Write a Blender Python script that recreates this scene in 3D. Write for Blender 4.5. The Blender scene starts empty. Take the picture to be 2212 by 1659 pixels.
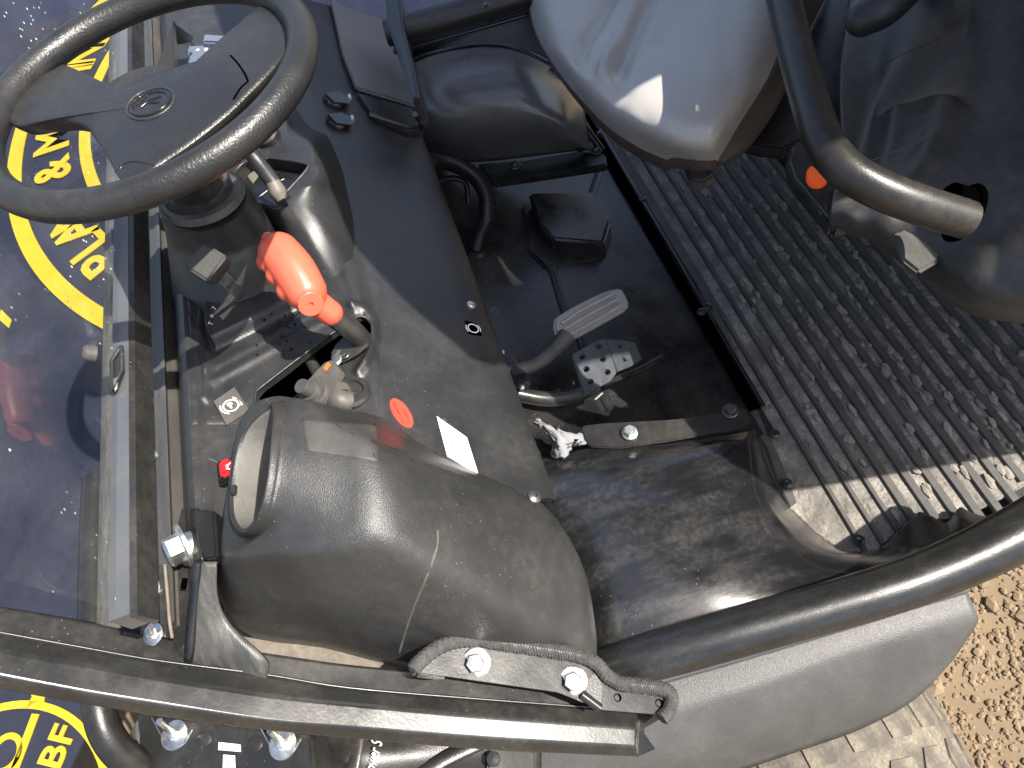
import bpy, bmesh, math, random
from mathutils import Vector, Matrix
random.seed(7)
S = bpy.context.scene
COL = S.collection

# ------------------------------------------------------------------ camera
# vehicle axes: X = across to the far side, Y = forwards, Z = up, metres; ground at z = 0
CAM = Vector((0.0, 0.0, 1.65))
AX = Vector((-836, -2280, 1530)).normalized()
AY = Vector((-2280, 836, 0)).normalized()
AZ = AX.cross(AY)
F_, W_, H_ = 1530.0, 2212.0, 1659.0
cd = bpy.data.cameras.new('camera'); cam = bpy.data.objects.new('camera', cd); COL.objects.link(cam)
cd.sensor_width = 36; cd.sensor_fit = 'HORIZONTAL'; cd.lens = 36 * F_ / W_; cd.clip_start = 0.02; cd.clip_end = 400
right = Vector((AX.x, AY.x, AZ.x)); down = Vector((AX.y, AY.y, AZ.y)); fwd = Vector((AX.z, AY.z, AZ.z))
M = Matrix((right, -down, -fwd)).transposed().to_4x4(); M.translation = CAM
cam.matrix_world = M
S.camera = cam

# ------------------------------------------------------------------ light
SUN = Vector((-0.33, -0.62, 1.0)).normalized()
w = bpy.data.worlds.new('World'); S.world = w; w.use_nodes = True
nt = w.node_tree; bg = nt.nodes['Background']
sky = nt.nodes.new('ShaderNodeTexSky'); sky.sky_type = 'NISHITA'; sky.sun_disc = False
sky.sun_elevation = math.asin(SUN.z); sky.sun_rotation = math.atan2(SUN.x, SUN.y)
nt.links.new(sky.outputs[0], bg.inputs[0]); bg.inputs[1].default_value = 0.13; sky.dust_density = 3.0; sky.air_density = 1.0; sky.ozone_density = 0.6
ld = bpy.data.lights.new('sun', 'SUN'); ld.energy = 5.0; ld.angle = math.radians(0.5); ld.color = (1, 0.95, 0.86)
lo = bpy.data.objects.new('sun', ld); COL.objects.link(lo); lo.rotation_euler = SUN.to_track_quat('Z', 'Y').to_euler(); lo.location = SUN * 6
S.view_settings.view_transform = 'Standard'; S.view_settings.look = 'None'; S.view_settings.gamma = 1
S.view_settings.exposure = 0.95

# ------------------------------------------------------------------ helpers
def ray(x, y):
    a, b = x - W_ / 2, y - H_ / 2
    return right * a + down * b + fwd * F_
def P(x, y, z):
    d = ray(x, y); return CAM + d * ((z - CAM.z) / d.z)
def PY(x, y, Y):
    d = ray(x, y); return CAM + d * ((Y - CAM.y) / d.y)
def PX(x, y, X):
    d = ray(x, y); return CAM + d * ((X - CAM.x) / d.x)
def PN(x, y, p0, n):
    d = ray(x, y); return CAM + d * ((p0 - CAM).dot(n) / d.dot(n))
def V(p): return p if isinstance(p, Vector) else (P(*p) if len(p) == 3 else Vector(p))

def cr(pts, n, closed=False):
    """Catmull-Rom through pts, n samples per segment"""
    pts = [Vector(p) for p in pts]; N = len(pts); out = []
    segs = N if closed else N - 1
    for i in range(segs):
        if closed: a, b, c, d = pts[i - 1], pts[i], pts[(i + 1) % N], pts[(i + 2) % N]
        else:
            b, c = pts[i], pts[i + 1]
            a = pts[i - 1] if i else b * 2 - c
            d = pts[i + 2] if i + 2 < N else c * 2 - b
        for k in range(n):
            t = k / n
            out.append(0.5 * ((2 * b) + (c - a) * t + (2 * a - 5 * b + 4 * c - d) * t * t + (3 * b - a - 3 * c + d) * t ** 3))
    if not closed: out.append(pts[-1].copy())
    return out

def link(name, me, mat, parent, smooth=35):
    o = bpy.data.objects.new(name, me); COL.objects.link(o)
    if mat: me.materials.append(mat)
    if parent: o.parent = parent
    if smooth:
        for p in me.polygons: p.use_smooth = True
        if smooth < 180: me.set_sharp_from_angle(angle=math.radians(smooth))
    return o
def mesh(name, vs, fs, mat, parent, smooth=35):
    me = bpy.data.meshes.new(name); me.from_pydata([tuple(v) for v in vs], [], fs); me.validate(); me.update()
    bm = bmesh.new(); bm.from_mesh(me); bmesh.ops.remove_doubles(bm, verts=bm.verts, dist=1e-6)
    bmesh.ops.recalc_face_normals(bm, faces=bm.faces); bm.to_mesh(me); bm.free()
    return link(name, me, mat, parent, smooth)
def frombm(name, bm, mat, parent, smooth=35):
    me = bpy.data.meshes.new(name); bm.to_mesh(me); bm.free()
    return link(name, me, mat, parent, smooth)
def bake(o):
    """apply the modifiers of o to its mesh"""
    dg = bpy.context.evaluated_depsgraph_get(); dg.update()
    me = bpy.data.meshes.new_from_object(o.evaluated_get(dg)); o.modifiers.clear(); o.data = me
    return o
def patch(name, rows, mat, parent, nu=6, nv=6, thick=0.003, grooves=(), smooth=60, closed=False):
    rows = [[V(p) for p in r] for r in rows]
    R = [cr(r, nu, closed) for r in rows]; n = len(R[0])
    cols = [cr([r[i] for r in R], nv) for i in range(n)]; m = len(cols[0])
    for pl, dep, wid in grooves:
        pl = [V(p) for p in pl]
        for c in cols:
            for v in c:
                d = 9
                for a, b in zip(pl, pl[1:]):
                    ab = b - a; t = max(0, min(1, (v - a).dot(ab) / ab.length_squared)); d = min(d, (a + ab * t - v).length)
                v.z -= dep * math.exp(-(d / wid) ** 2)
    vs = [v for c in cols for v in c]; fs = []
    for i in range(n if closed else n - 1):
        for j in range(m - 1):
            a = i * m + j; b = ((i + 1) % n) * m + j; fs.append((a, b, b + 1, a + 1))
    o = mesh(name, vs, fs, mat, parent, smooth)
    if thick:
        # keep the seen side where it was measured: grow the sheet away from the photographer's side
        c = o.data.polygons[len(o.data.polygons) // 2]; s = 1 if c.normal.dot(CAM - c.center) > 0 else -1
        md = o.modifiers.new('s', 'SOLIDIFY'); md.thickness = thick; md.offset = -s
    return o
def tube(name, pts, r, mat, parent, n=6, seg=16, caps=True, prof=None, smooth=50):
    """round (or prof-shaped) bar swept along a smooth path; r a number or a list per control point"""
    c = [V(p) for p in pts]; path = cr(c, n) if n > 1 else c
    rs = [r] * len(path) if not isinstance(r, (list, tuple)) else [x.x for x in cr([Vector((q, 0, 0)) for q in r], n)]
    prof = prof or [(math.cos(2 * math.pi * k / seg), math.sin(2 * math.pi * k / seg)) for k in range(seg)]
    k = len(prof); vs = []; fs = []; up = None
    for i, p in enumerate(path):
        t = (path[min(i + 1, len(path) - 1)] - path[max(i - 1, 0)]).normalized()
        if up is None: up = Vector((0, 0, 1)) if abs(t.z) < .9 else Vector((0, 1, 0))
        u = (up - t * up.dot(t)).normalized(); v = t.cross(u); up = u
        vs += [p + (u * b + v * a) * rs[i] for a, b in prof]
    for i in range(len(path) - 1):
        for j in range(k): fs.append((i * k + j, i * k + (j + 1) % k, (i + 1) * k + (j + 1) % k, (i + 1) * k + j))
    if caps: fs.append(tuple(range(k - 1, -1, -1))); fs.append(tuple(range((len(path) - 1) * k, len(path) * k)))
    return mesh(name, vs, fs, mat, parent, smooth)
FLAT = [(math.cos(2 * math.pi * k / 16), .38 * math.sin(2 * math.pi * k / 16)) for k in range(16)]
def prism(name, pts, vec, mat, parent, bevel=0.0015, seg=2, smooth=35):
    """flat outline pts (3-D) given thickness vec, edges rounded"""
    pts = [V(p) for p in pts]; vec = Vector(vec); bm = bmesh.new()
    a = [bm.verts.new(p) for p in pts]; b = [bm.verts.new(p + vec) for p in pts]; n = len(pts)
    bm.faces.new(a); bm.faces.new(b[::-1])
    for i in range(n): bm.faces.new((a[i], b[i], b[(i + 1) % n], a[(i + 1) % n]))
    bmesh.ops.recalc_face_normals(bm, faces=bm.faces)
    if bevel: bmesh.ops.bevel(bm, geom=bm.edges[:], offset=bevel, segments=seg, affect='EDGES', clamp_overlap=True)
    return frombm(name, bm, mat, parent, smooth)
def box(name, a, b, mat, parent, bevel=0.003):
    a, b = Vector(a), Vector(b)
    return prism(name, [(0, 0, 0)] and [Vector((a.x, a.y, a.z)), Vector((b.x, a.y, a.z)), Vector((b.x, b.y, a.z)), Vector((a.x, b.y, a.z))], (0, 0, b.z - a.z), mat, parent, bevel)
def lathe(name, o, ax, prof, mat, parent, seg=28, smooth=35):
    """prof: (radius, height along ax) from the bottom up"""
    o = V(o); ax = Vector(ax).normalized(); u = ax.orthogonal().normalized(); v = ax.cross(u); vs = []; fs = []; m = len(prof)
    for k in range(seg):
        a = 2 * math.pi * k / seg
        for r, h in prof: vs.append(o + (u * math.cos(a) + v * math.sin(a)) * max(r, 1e-5) + ax * h)
    for k in range(seg):
        for j in range(m - 1):
            a = k * m + j; b = ((k + 1) % seg) * m + j; fs.append((a, b, b + 1, a + 1))
    return mesh(name, vs, fs, mat, parent, smooth)
def xprof(name, yz, x0, x1, mat, parent, smooth=40, n=1):
    """closed cross-section (y, z) carried across the vehicle from x0 to x1"""
    k = len(yz); vs = []; fs = []
    for i in range(n + 1): vs += [Vector((x0 + (x1 - x0) * i / n, y, z)) for y, z in yz]
    for i in range(n):
        for j in range(k): fs.append((i * k + j, i * k + (j + 1) % k, (i + 1) * k + (j + 1) % k, (i + 1) * k + j))
    fs.append(tuple(range(k))); fs.append(tuple(range(n * k + k - 1, n * k - 1, -1)))
    return mesh(name, vs, fs, mat, parent, smooth)
def text(name, s, o, xd, yd, size, mat, parent, ext=0.0003, shear=0, bold=0, sx=1):
    cu = bpy.data.curves.new(name, 'FONT'); cu.body = s; cu.size = size; cu.align_x = 'CENTER'; cu.align_y = 'CENTER'; cu.extrude = ext; cu.shear = shear; cu.offset = bold
    cu.resolution_u = 3
    t = bpy.data.objects.new(name, cu); COL.objects.link(t)
    dg = bpy.context.evaluated_depsgraph_get(); me = bpy.data.meshes.new_from_object(t.evaluated_get(dg))
    bpy.data.objects.remove(t)
    o = V(o); xd = Vector(xd).normalized(); n = xd.cross(Vector(yd)).normalized(); yd = n.cross(xd)
    me.transform(Matrix.Diagonal((sx, 1, 1, 1))); me.transform(Matrix((xd, yd, n)).transposed().to_4x4()); me.transform(Matrix.Translation(o))
    return link(name, me, mat, parent, 0)
def cut(o, *cutters):
    for c in cutters:
        md = o.modifiers.new('b', 'BOOLEAN'); md.object = c; md.operation = 'DIFFERENCE'; md.solver = 'EXACT'
    bake(o)
    for c in cutters: bpy.data.objects.remove(c)
    o.data.set_sharp_from_angle(angle=math.radians(35))
    return o
def fuse(o, voxel=0.002, smooth=4):
    md = o.modifiers.new('r', 'REMESH'); md.mode = 'VOXEL'; md.voxel_size = voxel
    ms = o.modifiers.new('s', 'SMOOTH'); ms.iterations = smooth; ms.factor = 0.6
    bake(o)
    for p in o.data.polygons: p.use_smooth = True
    return o
def thing(name, label, cat, loc=(0, 0, 0)):
    o = bpy.data.objects.new(name, None); COL.objects.link(o); o.location = loc; o['label'] = label; o['category'] = cat; o.empty_display_size = .1
    return o
def hexbolt(o, ax, r, mat, parent, washer=1.6, h=None, name='bolt'):
    """hexagon head with a round flange washer"""
    o = V(o); ax = Vector(ax).normalized(); u = ax.orthogonal().normalized(); v = ax.cross(u); h = h or r * .9; bm = bmesh.new()
    def ring(rad, hh, n, tw=0): return [bm.verts.new(o + (u * math.cos(2 * math.pi * k / n + tw) + v * math.sin(2 * math.pi * k / n + tw)) * rad + ax * hh) for k in range(n)]
    def loft(rings):
        for a, b in zip(rings, rings[1:]):
            n = len(a)
            for k in range(n): bm.faces.new((a[k], a[(k + 1) % n], b[(k + 1) % n], b[k]))
        bm.faces.new(rings[0][::-1]); bm.faces.new(rings[-1])
    tw = random.random()
    loft([ring(r * washer, -.001, 20), ring(r * washer, r * .15, 20), ring(r * washer * .9, r * .25, 20)])
    loft([ring(r, r * .2, 6, tw), ring(r, r * .2 + h * .85, 6, tw), ring(r * .86, r * .2 + h, 6, tw)])
    loft([ring(r * .6, r * .2 + h - .0004, 14), ring(r * .55, r * .2 + h + .0006, 14)])
    return frombm(name, bm, mat, parent, 30)

# ------------------------------------------------------------------ materials
def mat(name, col, rough=.5, metal=0, dust=0, dustcol=(.30, .26, .20), dscale=6, grain=0, gscale=900, spec=.5, rvar=.1, coat=0, wear=0, stretch=None, specks=0):
    m = bpy.data.materials.new(name); m.use_nodes = True; t = m.node_tree; N = t.nodes; L = t.links
    b = N['Principled BSDF']; b.inputs['Metallic'].default_value = metal
    b.inputs['Specular IOR Level'].default_value = spec
    if coat: b.inputs['Coat Weight'].default_value = coat; b.inputs['Coat Roughness'].default_value = .15
    tc = N.new('ShaderNodeTexCoord'); co = tc.outputs['Object']
    if stretch:
        mp = N.new('ShaderNodeMapping'); mp.inputs['Scale'].default_value = stretch; L.new(co, mp.inputs[0]); co2 = mp.outputs[0]
    else: co2 = co
    n1 = N.new('ShaderNodeTexNoise'); n1.inputs['Scale'].default_value = dscale; n1.inputs['Detail'].default_value = 8; n1.inputs['Roughness'].default_value = .68; L.new(co2, n1.inputs[0])
    n2 = N.new('ShaderNodeTexNoise'); n2.inputs['Scale'].default_value = dscale * 14; n2.inputs['Detail'].default_value = 4; L.new(co, n2.inputs[0])
    def rgb(c):
        r = N.new('ShaderNodeRGB'); r.outputs[0].default_value = (*c, 1); return r.outputs[0]
    def mix(f, a, c):
        x = N.new('ShaderNodeMix'); x.data_type = 'RGBA'; L.new(f, x.inputs['Factor']); L.new(a, x.inputs[6]); L.new(c, x.inputs[7]); return x.outputs[2]
    def ramp(src, lo, hi, mx=1):
        r = N.new('ShaderNodeMapRange'); r.inputs['From Min'].default_value = lo; r.inputs['From Max'].default_value = hi; r.inputs['To Max'].default_value = mx; r.clamp = True; L.new(src, r.inputs[0]); return r.outputs[0]
    c = rgb(col)
    c = mix(ramp(n1.outputs[0], .3, .75, .45), c, rgb(tuple(x * 1.7 + .004 for x in col)))
    if dust:
        mm = N.new('ShaderNodeMath'); mm.operation = 'MULTIPLY'
        L.new(ramp(n1.outputs[0], .42, .78), mm.inputs[0]); L.new(ramp(n2.outputs[0], .25, .75, dust), mm.inputs[1])
        c = mix(mm.outputs[0], c, rgb(dustcol))
    if specks:
        vo = N.new('ShaderNodeTexVoronoi'); vo.inputs['Scale'].default_value = 130; L.new(co, vo.inputs[0])
        n3 = N.new('ShaderNodeTexNoise'); n3.inputs['Scale'].default_value = 9; L.new(co, n3.inputs[0])
        a = ramp(vo.outputs['Distance'], .11, .06, 1); q = N.new('ShaderNodeMath'); q.operation = 'MULTIPLY'
        L.new(a, q.inputs[0]); L.new(ramp(n3.outputs[0], .52, .6, specks), q.inputs[1]); c = mix(q.outputs[0], c, rgb((.5, .48, .43)))
    L.new(c, b.inputs['Base Color'])
    L.new(ramp(n1.outputs[0], .3, .7, 1), (rr := N.new('ShaderNodeMapRange')).inputs[0]); rr.inputs['To Min'].default_value = max(.03, rough - rvar); rr.inputs['To Max'].default_value = min(1, rough + rvar); L.new(rr.outputs[0], b.inputs['Roughness'])
    if grain:
        g = N.new('ShaderNodeTexNoise'); g.inputs['Scale'].default_value = gscale; g.inputs['Detail'].default_value = 2; L.new(co, g.inputs[0])
        bp = N.new('ShaderNodeBump'); bp.inputs['Strength'].default_value = grain; bp.inputs['Distance'].default_value = .0006; L.new(g.outputs[0], bp.inputs['Height'])
        bp2 = N.new('ShaderNodeBump'); bp2.inputs['Strength'].default_value = .12; bp2.inputs['Distance'].default_value = .004; L.new(n1.outputs[0], bp2.inputs['Height']); L.new(bp2.outputs[0], bp.inputs['Normal'])
        L.new(bp.outputs[0], b.inputs['Normal'])
    return m
PL = mat('black moulded plastic', (.017, .017, .0175), .36, dust=.22, dustcol=(.17, .165, .15), dscale=7, grain=.5, gscale=1100, specks=.3, spec=.6)
PLD = mat('dusty textured plastic', (.020, .020, .0195), .40, dust=.28, dustcol=(.17, .165, .15), dscale=5, grain=.9, gscale=900, specks=.35, spec=.8)
PLG = mat('smooth black plastic', (.007, .007, .008), .17, dust=.09, dustcol=(.22, .21, .19), dscale=10, grain=.08, rvar=.06, stretch=(3, 1, 1), specks=.3, spec=.6)
PLF = mat('floor black plastic', (.008, .008, .009), .30, dust=.16, dscale=12, grain=.3, specks=.4, spec=.5)
PLC = mat('cowl grey plastic', (.055, .053, .049), .5, dust=.4, dscale=14, grain=.4, stretch=(.4, 2, 1))
LEA = mat('wheel grained rubber', (.014, .014, .015), .38, grain=.8, gscale=420, rvar=.06, dust=.12)
PNT = mat('black painted steel', (.015, .015, .0145), .28, dust=.16, dscale=10, grain=.12, gscale=300, specks=.25, spec=.5)
PNR = mat('coated roll bar', (.012, .011, .010), .36, dust=.14, dscale=8, grain=.3, gscale=500)
GREY = mat('grey painted bar', (.065, .068, .075), .4, dust=.1)
ZN = mat('zinc plate', (.72, .71, .66), .36, metal=1, dust=.3, dustcol=(.6, .62, .55), dscale=60, rvar=.12)
ZND = mat('dull zinc', (.50, .53, .50), .42, metal=1, dust=.5, dustcol=(.4, .44, .40), dscale=40)
STL = mat('dark steel', (.10, .10, .10), .4, metal=.8, dust=.4, dscale=40)
ORG = mat('orange vinyl', (.60, .105, .06), .36, rvar=.05, grain=.1)
ORB = mat('orange red button', (.95, .13, .02), .4)
RED = mat('red plastic', (.55, .01, .015), .3)
REDS = mat('red sticker', (.80, .05, .03), .5)
WHT = mat('white label', (.82, .81, .77), .5)
INK = mat('label ink', (.06, .06, .08), .6)
INKB = mat('blue ink', (.06, .08, .30), .6)
INKR = mat('dark red ink', (.14, .008, .008), .6)
WPR = mat('white print', (.75, .75, .74), .5)
STK = mat('grey black sticker', (.055, .052, .048), .55, dust=.3)
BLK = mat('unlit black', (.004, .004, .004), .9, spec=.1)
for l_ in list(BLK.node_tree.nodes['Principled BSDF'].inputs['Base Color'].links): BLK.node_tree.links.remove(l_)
BLK.node_tree.nodes['Principled BSDF'].inputs['Base Color'].default_value = (.0008, .0008, .0008, 1); BLK.node_tree.nodes['Principled BSDF'].inputs['Specular IOR Level'].default_value = 0  # near-zero colour paints hollows dark whatever sun reaches them
SEAT = mat('silver grey vinyl', (.33, .31, .285), .26, grain=.5, gscale=600, rvar=.04, dust=.03, dscale=2, spec=.8)
SEATB = mat('seat base plastic', (.06, .045, .038), .5, dust=.3)
RIB = mat('mat rib rubber', (.050, .048, .046), .65, dust=.6, dustcol=(.20, .175, .14), dscale=16, grain=.5)
FEN = mat('fender coarse plastic', (.055, .053, .050), .36, dust=.2, dustcol=(.22, .2, .175), dscale=10, grain=1.0, gscale=900, spec=.6)
DST = mat('gritty dust', (.13, .11, .09), .95, dust=.9, dustcol=(.30, .26, .205), dscale=90, grain=1, gscale=500)
TAN = mat('pale plastic', (.12, .11, .09), .5, dust=.3)
FOAM = mat('torn grey foam', (.20, .205, .215), .8, dust=.5, dscale=30, grain=.8)
FAR = mat('slate blue paint', (.035, .05, .10), .45, dust=.2)
HOS = mat('hose rubber', (.012, .012, .012), .3)
TYR = mat('dusty tyre rubber', (.095, .085, .072), .85, dust=1.0, dustcol=(.40, .335, .24), dscale=16, grain=1, gscale=180, spec=.2)
YEL = mat('yellow print', (.44, .31, .02), .6, spec=.2, dust=.15, dustcol=(.02, .03, .08), dscale=14)
BRD = mat('braided sleeve', (.035, .033, .032), .42, dust=.5, dustcol=(.3, .27, .24), dscale=90)
STRW = mat('streaked strip', (.07, .066, .06), .6, dust=.9, dustcol=(.30, .275, .225), dscale=16, stretch=(1, 9, 3), grain=.4)

def mud_mat():
    m = mat('muddy rubber', (.13, .12, .108), .75, dust=1.0, dustcol=(.56, .50, .42), dscale=18, grain=.9, gscale=240, spec=.3)
    t = m.node_tree; N = t.nodes; L = t.links; b = N['Principled BSDF']; tc = N.new('ShaderNodeTexCoord')
    v = N.new('ShaderNodeTexVoronoi'); v.inputs['Scale'].default_value = 34; v.feature = 'SMOOTH_F1'; v.inputs['Randomness'].default_value = 1
    nz = N.new('ShaderNodeTexNoise'); nz.inputs['Scale'].default_value = 22; nz.inputs['Detail'].default_value = 6; L.new(tc.outputs['Object'], nz.inputs[0])
    mx = N.new('ShaderNodeMix'); mx.data_type = 'VECTOR'; mx.inputs['Factor'].default_value = .10; L.new(tc.outputs['Object'], mx.inputs[4]); L.new(nz.outputs[1], mx.inputs[5]); L.new(mx.outputs[1], v.inputs[0])
    bp = N.new('ShaderNodeBump'); bp.inputs['Strength'].default_value = .9; bp.inputs['Distance'].default_value = .010; L.new(v.outputs['Distance'], bp.inputs['Height'])
    old = b.inputs['Normal'].links[0].from_socket; L.new(old, bp.inputs['Normal']); L.new(bp.outputs[0], b.inputs['Normal'])
    return m
MUD = mud_mat()

def glass_mat():
    m = bpy.data.materials.new('windscreen polycarbonate'); m.use_nodes = True; t = m.node_tree; N = t.nodes; L = t.links
    N.remove(N['Principled BSDF']); out = N['Material Output']
    tr = N.new('ShaderNodeBsdfTransparent'); tr.inputs[0].default_value = (.93, .95, .96, 1)
    gl = N.new('ShaderNodeBsdfGlossy'); gl.inputs['Roughness'].default_value = .015
    lw = N.new('ShaderNodeLayerWeight'); lw.inputs[0].default_value = .5; pw = N.new('ShaderNodeMath'); pw.operation = 'POWER'; pw.inputs[1].default_value = 5; L.new(lw.outputs['Facing'], pw.inputs[0]); fr = N.new('ShaderNodeMath'); fr.operation = 'MULTIPLY_ADD'; fr.inputs[1].default_value = .9; fr.inputs[2].default_value = .06; L.new(pw.outputs[0], fr.inputs[0])
    mx = N.new('ShaderNodeMixShader'); L.new(fr.outputs[0], mx.inputs[0]); L.new(tr.outputs[0], mx.inputs[1]); L.new(gl.outputs[0], mx.inputs[2])
    df = N.new('ShaderNodeBsdfDiffuse'); df.inputs[0].default_value = (.75, .74, .72, 1)
    tc = N.new('ShaderNodeTexCoord')
    vo = N.new('ShaderNodeTexVoronoi'); vo.inputs['Scale'].default_value = 95; L.new(tc.outputs['Object'], vo.inputs[0])
    nz = N.new('ShaderNodeTexNoise'); nz.inputs['Scale'].default_value = 7; nz.inputs['Detail'].default_value = 5; L.new(tc.outputs['Object'], nz.inputs[0])
    a = N.new('ShaderNodeMapRange'); a.inputs['From Min'].default_value = .16; a.inputs['From Max'].default_value = .08; L.new(vo.outputs['Distance'], a.inputs[0])
    c = N.new('ShaderNodeMapRange'); c.inputs['From Min'].default_value = .48; c.inputs['From Max'].default_value = .60; L.new(nz.outputs[0], c.inputs[0])
    q = N.new('ShaderNodeMath'); q.operation = 'MULTIPLY'; L.new(a.outputs[0], q.inputs[0]); L.new(c.outputs[0], q.inputs[1])
    h = N.new('ShaderNodeMapRange'); h.inputs['From Min'].default_value = .35; h.inputs['From Max'].default_value = .8; h.inputs['To Min'].default_value = .0; h.inputs['To Max'].default_value = .045; L.new(nz.outputs[0], h.inputs[0])
    mxx = N.new('ShaderNodeMath'); mxx.operation = 'MAXIMUM'; L.new(q.outputs[0], mxx.inputs[0]); L.new(h.outputs[0], mxx.inputs[1])
    m2 = N.new('ShaderNodeMixShader'); L.new(mxx.outputs[0], m2.inputs[0]); L.new(mx.outputs[0], m2.inputs[1]); L.new(df.outputs[0], m2.inputs[2])
    L.new(m2.outputs[0], out.inputs[0]); return m
GLS = glass_mat()
def ground_mat():
    m = mat('sandy ground', (.165, .122, .078), .95, dust=.7, dustcol=(.25, .195, .13), dscale=3, grain=1, gscale=120, spec=.1)
    return m
SND = ground_mat()
STN = mat('tan grit stone', (.19, .142, .093), .9, dust=.7, dustcol=(.31, .25, .175), dscale=30, spec=.1)
BAN = mat('navy printed vinyl', (.016, .018, .029), .6, spec=.3, dust=.3, dustcol=(.10, .10, .15), dscale=5, grain=.1, specks=.3)

# ------------------------------------------------------------------ setting
def struct(o): o['kind'] = 'structure'; return o
g = struct(mesh('ground', [(-150, -150, 0), (150, -150, 0), (150, 150, 0), (-150, 150, 0)], [(0, 1, 2, 3)], SND, None, 0))
# loose grit on the ground beside the wheel
vs = []; fs = []
ico = bmesh.new(); bmesh.ops.create_icosphere(ico, subdivisions=1, radius=1); iv = [v.co.copy() for v in ico.verts]; iff = [[v.index for v in f.verts] for f in ico.faces]; ico.free()
for k in range(5200):
    x = random.uniform(-.35, .35); y = random.uniform(-1.05, -.25); r = random.choice([.003, .004, .005, .006, .0075]) * random.uniform(.6, 1.3)
    if random.random() < .006: r = random.uniform(.014, .024)
    b = len(vs); q = [random.uniform(.7, 1.25) for _ in range(3)]
    for v in iv: vs.append((x + v.x * r * q[0] * random.uniform(.85, 1.15), y + v.y * r * q[1] * random.uniform(.85, 1.15), r * .25 + v.z * r * q[2] * .8))
    fs += [[b + i for i in f] for f in iff]
o = mesh('loose_grit', vs, fs, STN, None, 0); o['kind'] = 'stuff'; o['label'] = 'loose tan grit and small stones on the ground by the tyre'; o['category'] = 'gravel'

# ------------------------------------------------------------------ the vehicle
U = thing('utility_vehicle', 'open black utility vehicle seen from its passenger side, dashboard, footwell and grey seat', 'vehicle')

# --- roof out of the picture, keeps the far half of the cab in shade
rf = prism('roof', [Vector((.19, -.66, 1.93)), Vector((.31, -.57, 1.93)), Vector((.47, -.48, 1.93)), Vector((.77, -.38, 1.93)), Vector((1.55, -.28, 1.93)), Vector((1.55, -1.6, 1.93)), Vector((.19, -1.6, 1.93))], (0, 0, .05), PL, U, .01)

hc_ = prism('c0', [Vector((.42, -1.01, 1.8)), Vector((.53, -.99, 1.8)), Vector((.52, -.90, 1.8)), Vector((.43, -.91, 1.8))], (0, 0, .3), None, None, 0)
cut(rf, hc_); rf.data.materials.clear(); rf.data.materials.append(PL)      # made-up hole in the unseen roof, lets a sun patch onto the seat

# --- windscreen
BZ = 1.12
def yat(x, y, z): return P(x, y, z).y
yA, yB = yat(243, 700, BZ), yat(281, 700, BZ)
gy = lambda z_: yA - .006 + .089 * (z_ - BZ)
sc = mesh('windscreen', [Vector((.26, gy(BZ - .01), BZ - .01)), Vector((1.5, gy(BZ - .01), BZ - .01)), Vector((1.5, gy(1.9), 1.9)), Vector((.26, gy(1.9), 1.9))], [(0, 1, 2, 3)], GLS, U, 0)
xprof('windscreen_lower_bar', [(yA, BZ), (yB + .002, BZ), (yB + .002, BZ - .03), (yA, BZ - .03)], PX(275, 1366, .25).x if 0 else .252, 1.5, GREY, U)
xprof('bar_rear_strip', [(yB + .0019, BZ - .001), (yB - .003, BZ - .003), (yB - .006, BZ - .028), (yB + .001, BZ - .034)], .25, 1.49, PNT, U)
# streaky seal strip in front of the glass
yS0, yS1 = yat(212, 900, .99), yat(252, 900, .99)
xprof('bonnet_seal', [(yS0, .985), (yS0 - .006, .993), (yS1 + .004, .998), (yS1, .99), (yS1, .975), (yS0, .975)], .30, 1.5, STRW, U, n=12)

# --- cowl: strips between windscreen bar and dashboard
def prof(lst, row=700): return [(yat(x, row, z), z) for x, z in lst]
pc = prof([(296, .985), (340, .985), (344, .989), (352, .989), (356, .975), (372, .965), (384, .955), (396, .940)])
xprof('cowl_panel', pc + [(pc[-1][0], .90), (pc[0][0], .90)], .29, 1.5, PLC, U)

# --- dashboard moulding, one cross-section carried across the cab
dp = prof([(376, .955), (381, .985), (388, .997), (398, 1.0), (412, .997), (430, .988), (470, .977), (600, .958), (720, .945), (775, .938), (795, .931), (820, .917), (1000, .845), (1048, .823), (1058, .815), (1063, .806)])
inner = [(y + .012, z - .012) for y, z in reversed(dp[2:])]
dash = xprof('dashboard', dp + [(dp[-1][0] + .006, dp[-1][1] - .006)] + [(y, z - .010) for y, z in reversed(dp[1:-1])], .345, 1.5, PL, U, smooth=50, n=10)
def DS(x, y, off=0.0):
    """photo point on the dashboard skin, raised by off along its normal"""
    d = ray(x, y); best = None
    for (y0, z0), (y1, z1) in zip(dp, dp[1:]):
        n = Vector((0, z1 - z0, -(y1 - y0)));
        if n.z < 0: n = -n
        n.normalize(); p0 = Vector((0, y0, z0)); t = (p0 - CAM).dot(n) / d.dot(n); p = CAM + d * t
        if min(y0, y1) - 1e-4 <= p.y <= max(y0, y1) + 1e-4 and (best is None or t < best[0]): best = (t, p, n)
    if best is None: return P(x, y, .9), Vector((0, 0, 1))
    return best[1] + best[2] * off, best[2]
def D(x, y, off=0.0): return DS(x, y, off)[0]

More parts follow.
